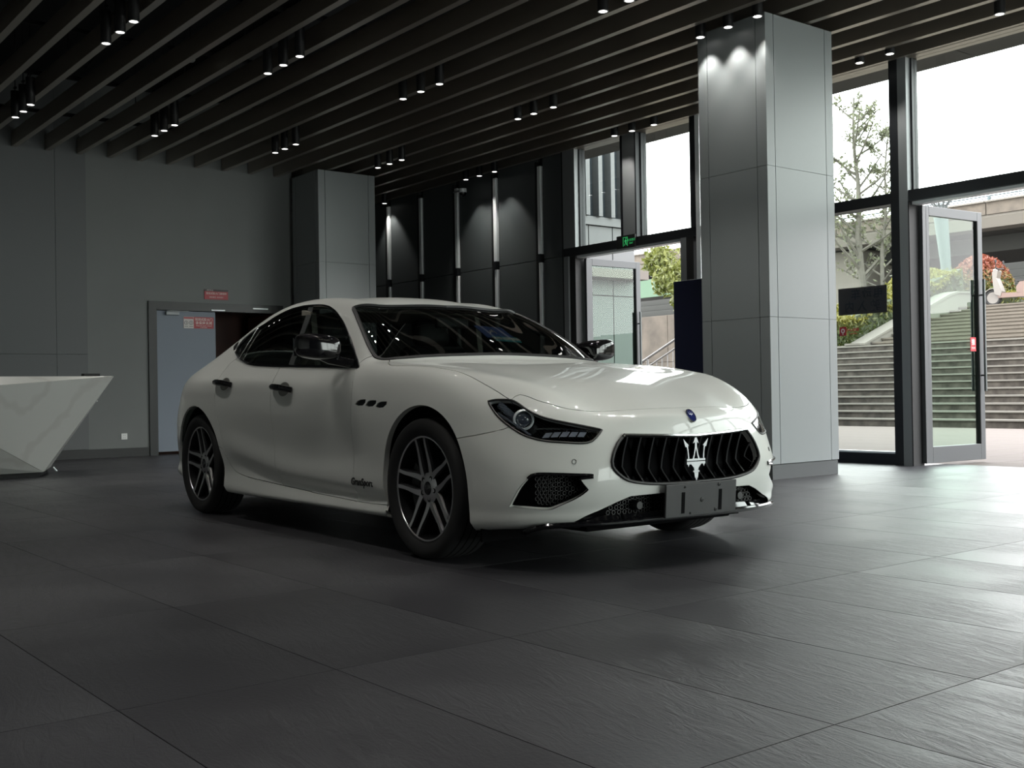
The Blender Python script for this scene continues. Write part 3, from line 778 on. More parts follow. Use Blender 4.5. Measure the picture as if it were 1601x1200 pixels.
# young trees
M_bark = mat('pale_bark', osrgb(176, 170, 154), .8, noise=(6, .75, 1.1))
def sapling(x, y, z0, specs, label, leaf_n, lc, spread=1.0, seed=1, group=None, leafs=.06):
    rg = random.Random(seed)
    t = tag(empty('young_tree', (x, y, z0)), label, 'tree', group)
    tips = []
    for (dx, dy, h, lean, r) in specs:
        pts = [(dx + lean * k / 8 + .05 * math.sin(k * 1.7), dy, h * k / 8) for k in range(9)]
        MB().tube(pts, [r * (1 - .8 * k / 8) for k in range(9)], 8).build('trunk', M_bark, t, smooth=True)
        br = MB()
        nb_ = int(h * 4.2)
        for i in range(nb_):
            f = .16 + .8 * i / nb_; k = f * 8; k0 = int(k); q = Vector(pts[k0]).lerp(Vector(pts[min(8, k0 + 1)]), k - k0)
            a = rg.uniform(0, 6.283); L = (1.25 - .85 * f) * h * .27 * rg.uniform(.7, 1.25) * spread
            d = Vector((math.cos(a), .6 * math.sin(a), rg.uniform(.45, .9))).normalized()
            m1 = q + d * L * .5; e = q + d * L + Vector((0, 0, .08 * L))
            br.tube([q, m1, e], [r * .45 * (1 - f * .5), r * .36 * (1 - f * .5), .016], 5)
            tips += [(q, m1, e)]
            for s2 in range(3):
                w = q.lerp(e, rg.uniform(.35, .95)); dd = Vector((rg.uniform(-1, 1), rg.uniform(-1, 1), rg.uniform(.1, .9))).normalized() * L * .35
                br.tube([w, w + dd], [.017, .011], 4); tips.append((w, w + dd * .5, w + dd))
        br.build('branches', M_bark, t, smooth=True)['kind'] = 'stuff'
    def pt():
        q, m1, e = tips[rg.randrange(len(tips))]
        u = rg.uniform(.2, 1.05); p = q.lerp(e, u) + Vector((rg.gauss(0, .06), rg.gauss(0, .06), rg.gauss(0, .06)))
        return p, lerp3(lc[0], lc[1], rg.random())
    tag(leaf_cloud('foliage', M_leafv, leaf_n, pt, leafs, t), kind='stuff')
    return t
sapling(-19.85, 29.0, 2.85, [(0, 0, 6.75, -.25, .13), (.42, .25, 5.6, .35, .075)], 'tall slim young tree with pale bark and sparse leaves behind the hedge', 3600, (osrgb(176, 186, 140), osrgb(226, 228, 184)), .95, 3, leafs=.068)
def leafy(x, y, z0, h, r, n, label, cols):
    t = tag(empty('leafy_tree', (x, y, z0)), label, 'tree')
    MB().tube([(0, 0, 0), (.05, 0, h * .5), (0, 0, h * .9)], [.12, .08, .03], 8).build('trunk', M_bark, t, smooth=True)
    cl = [(rng.uniform(-.6, .6) * r, rng.uniform(-.6, .6) * r, h - r * rng.uniform(.2, 1.7), r * rng.uniform(.35, .6)) for _ in range(9)]
    def pt():
        cx, cy, cz, cr = cl[rng.randrange(len(cl))]
        v = Vector((rng.gauss(0, 1), rng.gauss(0, 1), rng.gauss(0, 1))).normalized() * cr * rng.uniform(.5, 1)
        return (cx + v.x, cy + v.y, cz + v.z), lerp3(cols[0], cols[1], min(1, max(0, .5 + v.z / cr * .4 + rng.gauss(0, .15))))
    tag(leaf_cloud('foliage', M_leafv, n, pt, .085, t), kind='stuff')
leafy(-21.6, 23.0, 0, 4.75, .95, 2600, 'bright yellow green tree left of the navy panel outside', (osrgb(150, 172, 60), osrgb(216, 222, 110)))

# old retaining wall and white stair railing seen through the left door
rw = tag(empty('retaining_wall', (-20.5, 18.6, 0)), 'stained stone retaining wall beyond the left glass door', 'wall')
for k in range(7):
    for j in range(2):
        x0 = -3.6 + 1.15 * k + (.5 if j else 0)
        MB().bevbox(x0 + .005, x0 + 1.145, -.12, .12, -.03 + 1.5 * j, -.03 + 1.5 * j + 1.492 - (.42 if j else 0), .006).build('wall_block', M_concst, rw)
ra = tag(empty('stair_railing', (-15.6, 15.6, 0)), 'white steel stair railing in front of the stained wall', 'railing')
M_wsteel = mat('white_steel', osrgb(228, 226, 222), .4)
def rl(x): return 1.47 + (x + .0) * .44
MB().tube([(-1.6, 0, rl(-1.6)), (2.4, 0, rl(2.4))], .028, 8).build('top_rail', M_wsteel, ra, smooth=True)
MB().tube([(-1.6, 0, rl(-1.6) - .17), (2.4, 0, rl(2.4) - .17)], .018, 8).build('under_rail', M_wsteel, ra, smooth=True)
MB().tube([(-1.6, 0, rl(-1.6) - .95), (2.4, 0, rl(2.4) - .95)], .018, 8).build('bottom_rail', M_wsteel, ra, smooth=True)
bal = MB().tube([(0, 0, 0), (0, 0, .78)], .011, 6)
b0 = None
for k in range(27):
    x = -1.55 + .148 * k
    if b0 is None: b0 = bal.build('baluster', M_wsteel, ra, loc=(x, 0, rl(x) - .95))
    else: dup(b0, ra, (x, 0, rl(x) - .95))
for x in (-1.5, -.02, 2.2): MB().tube([(x, 0, -.03), (x, 0, rl(x))], .024, 8).build('rail_post', M_wsteel, ra)

# viaduct
vd = tag(empty('viaduct', (-30, 46, 0)), 'long concrete road viaduct crossing behind the stairs', 'bridge')
segs = [(-60 + 6.0 * k) for k in range(17)]
for x in segs:
    MB().box(x + .02, x + 5.98, -1.9, 6.0, 7.40, 7.83).build('deck_slab', M_under, vd)
    MB().box(x + .02, x + 5.98, -2.3, -2.0, 7.85, 8.35).build('parapet_panel', M_concst, vd)
    MB().box(x + .02, x + 5.98, -2.42, -1.95, 8.35, 8.42).build('parapet_coping', M_conclt, vd)
MB().prism([(-2.2, 7.85), (-2.2, 7.75), (-2.0, 7.34), (-1.0, 7.34), (-1.0, 7.85)], -60, 42, 'x').build('edge_girder', M_conclt, vd)
MB().box(-60, 42, 1.0, 6, 6.7, 7.4).build('box_girder', M_under, vd)
M_rail = mat('blue_grey_rail', osrgb(120, 150, 156), .5)
MB().tube([(-60, -2.2, 8.62), (42, -2.2, 8.62)], .03, 6).build('guard_rail', M_rail, vd)
MB().tube([(-60, -2.2, 8.52), (42, -2.2, 8.52)], .022, 6).build('guard_rail', M_rail, vd)
gp = MB().box(-.05, .05, -2.25, -2.15, 8.42, 8.62)
g0 = None
for k in range(48):
    x = -59 + 2.1 * k
    if g0 is None: g0 = gp.build('rail_post', M_rail, vd, loc=(x, 0, 0))
    else: dup(g0, vd, (x, 0, 0))
for x in (-22, -2, 14): MB().bevbox(x - .9, x + .9, -.6, 3.5, -.5, 7.35, .1).build('pier', M_conclt, vd)
MB().box(-20.5, -12, -1.9, -1.6, 6.0, 7.0).build('green_crosshead', M_greensteel, vd)
# dark slatted embankment under the viaduct
eb = tag(empty('embankment', (-30, 55, 0)), 'dim layered concrete embankment in the shade under the viaduct', 'embankment')
for k in range(17):
    MB().bevbox(-40, 60, -.5 + .55 * k, 6.5, 2.2 + .46 * k, 2.2 + .46 * k + .40, .02).build('embankment_course', M_under, eb)
    
# tapered lamp mast
lm = tag(empty('lamp_mast', (-20.1, 34, ZP)), 'pale blue tapered lamp mast with a wire basket top', 'lamp post')
MB().tube([(0.06, 0, 0), (0, 0, 1.8), (-.15, 0, 3.45)], [.13, .17, .235], 14).build('mast_shaft', mat('pale_blue_mast', osrgb(146, 164, 166), .6), lm, smooth=True)
bs = MB()
for k in range(10):
    a = 2 * math.pi * k / 10; c, s_ = math.cos(a), math.sin(a)
    bs.tube([(-.15 + .12 * c, .12 * s_, 3.42), (-.15 + .2 * c, .2 * s_, 3.75), (-.15 + .55 * c, .55 * s_, 4.2)], .03, 5)
for rr, zz in ((.2, 3.75), (.42, 4.03)):
    bs.tube([(-.15 + rr * math.cos(2 * math.pi * k / 16), rr * math.sin(2 * math.pi * k / 16), zz) for k in range(16)], .028, 5, closed=True)
bs.build('wire_basket', mat('basket_grey', osrgb(150, 160, 160), .5), lm)

# two parked scooters
M_scw = mat('scooter_cream', osrgb(222, 212, 200), .35); M_scp = mat('scooter_pink', osrgb(216, 176, 160), .4); M_tyr = mat('tyre_grey', osrgb(60, 58, 58), .7); M_seat = mat('scooter_seat', osrgb(70, 66, 66), .6)
def scooter(x, y, body, label, rz):
    t = tag(empty('scooter', (x, y, ZP), rz), label, 'scooter', 'scooters parked at the stair head')
    for wx in (-.55, .55):
        w = MB().lathe([(.17, -.045), (.21, -.05), (.235, -.03), (.24, 0), (.235, .03), (.21, .05), (.17, .045)], 24, 'y', (wx, 0, .24), closed=True).build('wheel', M_tyr, t, smooth=True)
        MB().lathe([(.0001, -.03), (.165, -.035), (.17, 0), (.165, .035), (.0001, .03)], 18, 'y', (wx, 0, .24)).build('wheel_hub', M_scw, w, smooth=True)
        MB().prism([(wx + .27 * math.cos(a), .24 + .27 * math.sin(a)) for a in np.linspace(.25, 2.9, 9)] + [(wx + .25 * math.cos(a), .24 + .25 * math.sin(a)) for a in np.linspace(2.9, .25, 9)], -.07, .07, 'y').build('mudguard', M_scw, t)
    MB().prism([(-.36, .22), (.34, .22), (.40, .30), (.33, .34), (-.33, .36), (-.40, .30)], -.13, .13, 'y').build('footboard', body, t)
    MB().prism([(-.46, .34), (-.30, .26), (-.26, .40), (-.40, .78), (-.36, .98), (-.42, 1.02), (-.52, .95), (-.50, .62)], -.15, .15, 'y').build('leg_shield', M_scw, t)
    MB().prism([(.14, .32), (.62, .38), (.74, .58), (.72, .66), (.22, .64), (.12, .5)], -.13, .13, 'y').build('rear_body', body, t)
    MB().prism([(.12, .645), (.72, .67), (.74, .74), (.5, .75), (.3, .70), (.13, .72)], -.12, .12, 'y').build('seat', M_seat, t)
    MB().tube([(-.55, 0, .24), (-.46, 0, .6), (-.38, 0, 1.04)], .025, 8).build('steering_column', M_tyr, t)
    MB().tube([(-.36, -.30, 1.06), (-.40, -.12, 1.05), (-.40, .12, 1.05), (-.36, .30, 1.06)], .018, 8).build('handlebar', M_tyr, t)
    MB().lathe([(.0001, -.07), (.055, -.05), (.06, .03), (.0001, .05)], 14, 'x', (-.48, 0, 1.0)).build('headlamp', M_scw, t, smooth=True)
    for s in (-1, 1):
        MB().tube([(-.38, s * .25, 1.06), (-.36, s * .28, 1.2)], .008, 5).lathe([(.0001, -.01), (.055, -.008), (.055, .008), (.0001, .01)], 14, 'x', (-.36, s * .29, 1.24)).build('mirror', M_tyr, t)
    MB().bevbox(.72, .98, -.15, .15, .62, .86, .02).build('rear_box', M_scw, t)
scooter(-15.8, 30.15, M_scp, 'cream and pink electric scooter at the stair head, front wheel towards the door', R(8))
scooter(-14.95, 30.75, M_scw, 'second pale scooter mostly cut by the right edge of the photo', R(-12))
CAR_O = (-6.1232, 4.0175)
CAR_YAW = -0.02522
# ------------------------------------------------------------------ car: control cage of the body (right half, mirrored)
RING=[
 [(2.34,0,0.195),(2.465,0,0.235),(2.475,0,0.2825),(2.485,0,0.33),(2.492,0,0.42),(2.482,0,0.53),(2.47,0,0.62),(2.452,0,0.69),(2.375,0,0.742)],
 [(2.32,0.27,0.195),(2.445,0.28,0.235),(2.455,0.28,0.2825),(2.465,0.28,0.33),(2.472,0.28,0.42),(2.462,0.28,0.53),(2.45,0.27,0.62),(2.43,0.27,0.69),(2.355,0.25,0.747)],
 [(2.26,0.5,0.19),(2.4,0.53,0.23),(2.41,0.5325,0.28),(2.42,0.535,0.33),(2.43,0.53,0.43),(2.415,0.52,0.53),(2.395,0.5,0.62),(2.36,0.47,0.695),(2.265,0.44,0.762)],
 [(2.12,0.7,0.19),(2.28,0.74,0.225),(2.2975,0.7475,0.2775),(2.315,0.755,0.33),(2.32,0.75,0.43),(2.3,0.735,0.53),(2.28,0.715,0.635),(2.23,0.685,0.745),(2.12,0.645,0.84)],
 [(1.95,0.83,0.18),(2.09,0.88,0.215),(2.1,0.8875,0.2725),(2.11,0.895,0.33),(2.11,0.895,0.44),(2.09,0.885,0.545),(2.05,0.86,0.65),(2,0.835,0.77),(1.88,0.775,0.888)],
 [(1.8,0.86,0.17),(1.8,0.925,0.2),(1.8,0.93,0.265),(1.8,0.935,0.33),(1.8,0.94,0.45),(1.8,0.94,0.57),(1.79,0.925,0.69),(1.77,0.895,0.82),(1.72,0.815,0.92)],
 [(1.5,0.87,0.17),(1.5,0.935,0.2),(1.5,0.94,0.265),(1.5,0.945,0.33),(1.5,0.952,0.45),(1.5,0.957,0.57),(1.5,0.955,0.7),(1.5,0.925,0.845),(1.48,0.845,0.955)],
 [(1.2,0.87,0.17),(1.2,0.935,0.2),(1.2,0.915,0.262),(1.2,0.938,0.325),(1.2,0.943,0.45),(1.2,0.95,0.57),(1.2,0.952,0.7),(1.2,0.932,0.855),(1.2,0.862,0.975)],
 [(0.9,0.87,0.17),(0.9,0.93,0.2),(0.9,0.895,0.262),(0.9,0.93,0.325),(0.9,0.927,0.46),(0.9,0.94,0.6),(0.9,0.952,0.73),(0.9,0.93,0.875),(0.9,0.868,0.988)],
 [(0.55,0.87,0.17),(0.55,0.925,0.2),(0.55,0.883,0.268),(0.55,0.925,0.335),(0.55,0.917,0.46),(0.55,0.935,0.6),(0.55,0.952,0.74),(0.55,0.93,0.885),(0.55,0.862,0.985)],
 [(0.1,0.87,0.17),(0.1,0.925,0.2),(0.1,0.88,0.275),(0.1,0.925,0.348),(0.1,0.917,0.47),(0.1,0.935,0.61),(0.1,0.952,0.75),(0.1,0.932,0.9),(0.1,0.862,1.005)],
 [(-0.4,0.87,0.17),(-0.4,0.925,0.2),(-0.4,0.885,0.3),(-0.4,0.93,0.388),(-0.4,0.928,0.51),(-0.4,0.938,0.62),(-0.4,0.953,0.77),(-0.4,0.937,0.92),(-0.4,0.862,1.025)],
 [(-0.85,0.87,0.17),(-0.85,0.93,0.2),(-0.85,0.905,0.345),(-0.85,0.942,0.455),(-0.85,0.95,0.56),(-0.85,0.953,0.64),(-0.85,0.965,0.79),(-0.85,0.948,0.93),(-0.85,0.868,1.045)],
 [(-1.2,0.87,0.17),(-1.2,0.935,0.2),(-1.2,0.935,0.3),(-1.2,0.955,0.44),(-1.2,0.966,0.57),(-1.2,0.972,0.64),(-1.2,0.975,0.79),(-1.2,0.952,0.935),(-1.2,0.862,1.05)],
 [(-1.5,0.87,0.17),(-1.5,0.935,0.2),(-1.5,0.9475,0.28),(-1.5,0.96,0.36),(-1.5,0.97,0.5),(-1.5,0.975,0.65),(-1.5,0.975,0.8),(-1.5,0.948,0.935),(-1.5,0.85,1.045)],
 [(-1.8,0.86,0.17),(-1.8,0.925,0.22),(-1.8,0.9375,0.29),(-1.8,0.95,0.36),(-1.8,0.96,0.5),(-1.8,0.955,0.66),(-1.8,0.945,0.8),(-1.8,0.905,0.925),(-1.8,0.82,1.025)],
 [(-2.1,0.75,0.17),(-2.1,0.82,0.22),(-2.1,0.82,0.29),(-2.1,0.83,0.36),(-2.1,0.86,0.5),(-2.1,0.875,0.66),(-2.1,0.85,0.8),(-2.1,0.82,0.915),(-2.08,0.74,1)],
 [(-2.26,0.7,0.2),(-2.33,0.79,0.25),(-2.345,0.78,0.31),(-2.36,0.77,0.37),(-2.37,0.775,0.51),(-2.36,0.76,0.67),(-2.34,0.74,0.8),(-2.31,0.71,0.915),(-2.26,0.66,0.99)],
 [(-2.36,0.53,0.2),(-2.43,0.57,0.25),(-2.445,0.575,0.31),(-2.46,0.58,0.37),(-2.47,0.58,0.51),(-2.455,0.58,0.67),(-2.44,0.57,0.8),(-2.42,0.54,0.915),(-2.37,0.48,0.995)],
 [(-2.4,0.35,0.2),(-2.47,0.37,0.25),(-2.4825,0.37,0.31),(-2.495,0.37,0.37),(-2.505,0.37,0.51),(-2.49,0.37,0.67),(-2.475,0.37,0.8),(-2.46,0.36,0.915),(-2.41,0.33,1)],
 [(-2.42,0.18,0.2),(-2.485,0.18,0.25),(-2.4975,0.18,0.31),(-2.51,0.18,0.37),(-2.52,0.18,0.51),(-2.505,0.18,0.67),(-2.49,0.18,0.8),(-2.475,0.18,0.915),(-2.425,0.17,1.005)],
 [(-2.42,0,0.2),(-2.49,0,0.25),(-2.5025,0,0.31),(-2.515,0,0.37),(-2.525,0,0.51),(-2.51,0,0.67),(-2.495,0,0.8),(-2.48,0,0.915),(-2.43,0,1.007)],
]
TOP=[ # for S1..S12 : c0..c3
 [(2.03,0,.857),(2.01,.22,.86),(1.97,.42,.872),(1.87,.63,.902)],
 [(1.62,0,.935),(1.61,.22,.938),(1.58,.43,.945),(1.53,.65,.95)],
 [(1.25,0,.985),(1.24,.22,.988),(1.23,.44,.99),(1.21,.67,.98)],
 [(1.0,0,1.01),(.985,.24,1.01),(.97,.46,1.012),(.92,.70,1.008)],
 [(.86,0,1.085),(.85,.24,1.083),(.83,.50,1.078),(.75,.782,1.068)],
 [(.55,0,1.265),(.54,.23,1.263),(.50,.48,1.265),(.43,.712,1.248)],
 [(.13,0,1.43),(.12,.21,1.427),(.08,.43,1.412),(-.02,.635,1.372)],
 [(-.40,0,1.478),(-.40,.21,1.474),(-.42,.42,1.458),(-.48,.62,1.41)],
 [(-.85,0,1.458),(-.85,.21,1.455),(-.86,.42,1.443),(-.88,.62,1.395)],
 [(-1.30,0,1.365),(-1.30,.21,1.362),(-1.28,.42,1.35),(-1.2,.64,1.305)],
 [(-1.75,0,1.20),(-1.75,.21,1.198),(-1.70,.43,1.185),(-1.55,.665,1.155)],
 [(-2.10,0,1.075),(-2.10,.20,1.07),(-2.07,.42,1.058),(-2.0,.63,1.03)],
]
def build_cage():
    """half cage: verts, quads, uv (planar concentric layout)"""
    NS=len(RING); NR=len(RING[0]); V=[];UV=[];Q=[]
    NT=len(TOP)
    rid={}
    # base uv of ring row 7: rectangle. u along x-ish (station), v along y
    def uv7(i):
        if i<=4: return (0.0,i*1.0)            # front edge u=0, v=0..4
        if i<=4+NT: return (i-4.0,4.0)
        return (NT+1.0,(NS-1-i)*1.0)
    def out(i,k): # k steps outward
        u,v=uv7(i)
        if i<4: return (u-k,v)
        if i==4: return (u-k*.75,v+k*.75)
        if i<=4+NT: return (u,v+k)
        if i==5+NT: return (u+k*.75,v+k*.75)
        return (u+k,v)
    for i in range(NS):
        for r in range(NR):
            rid[i,r]=len(V);V.append(RING[i][r]);UV.append(out(i,NR-1-r))
    tid={}
    for j in range(NT):
        for c in range(4):
            tid[j+1,c]=len(V);V.append(TOP[j][c]);UV.append((j+1.0,c*1.0))
        tid[j+1,4]=rid[5+j,NR-1]
    for c in range(5):
        tid[0,c]=rid[c,NR-1]; tid[NT+1,c]=rid[NS-1-c,NR-1]
    for i in range(NS-1):
        for r in range(NR-1):
            Q.append((rid[i,r],rid[i+1,r],rid[i+1,r+1],rid[i,r+1]))
    for j in range(NT+1):
        for c in range(4):
            Q.append((tid[j,c],tid[j,c+1],tid[j+1,c+1],tid[j+1,c]))
    return V,Q,UV
def subdiv(V,Q,UV,levels,sym=None):
    """Catmull-Clark on half mesh mirrored: boundary y=0 treated by mirror (smooth), bottom boundary as boundary curve"""
    V=np.array(V,float);UV=np.array(UV,float);Q=np.array(Q,int)
    for _ in range(levels):
        n=len(V);F=V[Q].mean(1);FU=UV[Q].mean(1)
        e=np.concatenate([Q[:,[0,1]],Q[:,[1,2]],Q[:,[2,3]],Q[:,[3,0]]]);fe=np.tile(np.arange(len(Q)),4)
        es=np.sort(e,1);key=es[:,0]*n+es[:,1]
        uk,inv,cnt=np.unique(key,return_inverse=True,return_counts=True)
        E=np.stack([uk//n,uk%n],1);ne=len(E)
        EM=V[E].mean(1);EU=UV[E].mean(1)
        fs=np.zeros((ne,3));np.add.at(fs,inv,F[fe])
        bd=cnt==1
        symE=bd&(np.abs(V[E[:,0],1])<1e-9)&(np.abs(V[E[:,1],1])<1e-9)
        EP=np.where(bd[:,None],EM,(EM*2+fs)/4)
        if symE.any():
            mf=fs[symE].copy();mf2=mf.copy();mf2[:,1]*=-1
            EP[symE]=(EM[symE]*2+mf+mf2)/4
        # vertices
        Fa=np.zeros((n,3));Nf=np.zeros(n)
        for k in range(4):
            np.add.at(Fa,Q[:,k],F);np.add.at(Nf,Q[:,k],1)
        Ra=np.zeros((n,3));Ne=np.zeros(n)
        for k in range(2):
            np.add.at(Ra,E[:,k],EM);np.add.at(Ne,E[:,k],1)
        # mirror contributions for y=0 verts
        onsym=np.zeros(n,bool);onsym[E[symE].ravel()]=True
        Fa2=Fa.copy();Fa2[:,1]*=-1;Ra2=Ra.copy();Ra2[:,1]*=-1
        # edges on symmetry plane counted once -> add non-symmetry edges again
        Rs=np.zeros((n,3));Nse=np.zeros(n)
        for k in range(2):
            np.add.at(Rs,E[symE][:,k],EM[symE]);np.add.at(Nse,E[symE][:,k],1)
        Ra_t=np.where(onsym[:,None],Ra+(Ra2-Rs),Ra);Ne_t=np.where(onsym,2*Ne-Nse,Ne)
        Fa_t=np.where(onsym[:,None],Fa+Fa2,Fa);Nf_t=np.where(onsym,2*Nf,Nf)
        val=Ne_t[:,None]
        VP=(Fa_t/Nf_t[:,None]+2*Ra_t/val+(val-3)*V)/val
        rb=bd&~symE
        isb=np.zeros(n,bool);isb[E[rb].ravel()]=True
        Ba=np.zeros((n,3));Bn=np.zeros(n)
        for k in range(2):
            np.add.at(Ba,E[rb][:,k],EM[rb]);np.add.at(Bn,E[rb][:,k],1)
        # boundary verts (2 boundary edges) ; those on sym plane have 1 -> mirror
        Bm=Ba.copy();one=isb&(Bn==1)
        Bm2=Ba.copy();Bm2[:,1]*=-1
        Ba[one]=Ba[one]+Bm2[one];Bn[one]=2
        VB=np.where(isb[:,None],(Ba/np.maximum(Bn,1)[:,None]+V)/2,VP)
        VP=np.where(isb[:,None],VB,VP)
        V2=np.concatenate([VP,EP,F]);UV2=np.concatenate([UV,EU,FU])
        m=len(Q);ei=inv.reshape(4,m)
        Q2=[]
        fid=n+ne+np.arange(m)
        for k in range(4):
            Q2.append(np.stack([Q[:,k],n+ei[k],fid,n+ei[(k+3)%4]],1))
        V,UV,Q=V2,UV2,np.concatenate(Q2)
        V[np.abs(V[:,1])<1e-7,1]=0
    return V,Q,UV
# ------------------------------------------------------------------ car: surface, seams, panels
_V, _Q, _UVc = build_cage(); _T = np.array(_V, float); _C = _T.copy(); _n = len(_T)
for _ in range(4):
    _L = subdiv(_C, _Q, _UVc, 2)[0]; _d = _T - _L[:_n]; _d[_T[:, 1] == 0, 1] = 0; _C = _C + .8 * _d
SV, SQ, SUV = subdiv(_C, _Q, _UVc, 3)
_V5, _Q5, _ = subdiv(SV, SQ, SUV, 1)
def vnormals(V, Q):
    a = V[Q[:, 2]] - V[Q[:, 0]]; b = V[Q[:, 3]] - V[Q[:, 1]]; n = np.cross(a, b)
    N = np.zeros_like(V)
    for k in range(4): np.add.at(N, Q[:, k], n)
    N[np.abs(V[:, 1]) < 1e-6, 1] = 0
    return N / np.maximum(np.linalg.norm(N, axis=1), 1e-12)[:, None]
SN = vnormals(_V5, _Q5)[:len(SV)]
# outward orientation
_w = np.argmax(SV[:, 1])
if SN[_w, 1] < 0: SN = -SN
_tri = np.concatenate([SQ[:, [0, 1, 2]], SQ[:, [0, 2, 3]]])
_b3 = BVHTree.FromPolygons([tuple(v) for v in SV], _tri.tolist())
_b2 = BVHTree.FromPolygons([(u, v, 0.0) for u, v in SUV], _tri.tolist())
def bary(p, a, b, c):
    v0, v1, v2 = b - a, c - a, p - a
    d00, d01, d11, d20, d21 = v0 @ v0, v0 @ v1, v1 @ v1, v2 @ v0, v2 @ v1
    den = d00 * d11 - d01 * d01
    if abs(den) < 1e-18: return np.array([1., 0, 0])
    v = (d11 * d20 - d01 * d21) / den; w = (d00 * d21 - d01 * d20) / den
    return np.array([1 - v - w, v, w])
def to_uv(p):
    loc, nrm, fi, d = _b3.find_nearest(Vector(p))
    t = _tri[fi]; w = bary(np.array(loc), *SV[t])
    return w @ SUV[t]
def from_uv(uv):
    loc, nrm, fi, d = _b2.find_nearest(Vector((uv[0], uv[1], 0)))
    t = _tri[fi]; q = np.array(((loc.x, loc.y))); w = bary(q, *SUV[t])
    n = w @ SN[t]
    return w @ SV[t], n / max(np.linalg.norm(n), 1e-9)
def ray_side(x, z):
    h = _b3.ray_cast(Vector((x, 3, z)), Vector((0, -1, 0)))
    return h[0]
def surf(p, off=0.0):
    """point on the car's surface nearest p (y>0 side), pushed out by off; returns point, normal"""
    P, N = from_uv(to_uv(p)); return Vector(P + N * off), Vector(N)
def smooth_line(pts, closed=False, step=.014, corners=()):
    P = [np.array(p, float) for p in pts]; out = []
    n = len(P)
    for i in range(n if closed else n - 1):
        p0 = P[(i - 1) % n] if (closed or i > 0) else 2 * P[0] - P[1]
        p1, p2 = P[i], P[(i + 1) % n]
        p3 = P[(i + 2) % n] if (closed or i < n - 2) else 2 * P[-1] - P[-2]
        m = max(1, int(np.linalg.norm(p2 - p1) / step))
        t1 = (p2 - p0) * .5; t2 = (p3 - p1) * .5
        L = np.linalg.norm(p2 - p1)
        for t in (t1, t2):
            l = np.linalg.norm(t)
            if l > 1.0 * L: t *= L / l
        if i in corners: t1 = (p2 - p1) * .6
        if (i + 1) % n in corners: t2 = (p2 - p1) * .6
        for k in range(m):
            s = k / m; h00 = 2 * s ** 3 - 3 * s ** 2 + 1; h10 = s ** 3 - 2 * s ** 2 + s; h01 = -2 * s ** 3 + 3 * s ** 2; h11 = s ** 3 - s ** 2
            out.append(h00 * p1 + h10 * t1 + h01 * p2 + h11 * t2)
    if not closed: out.append(P[-1])
    return out
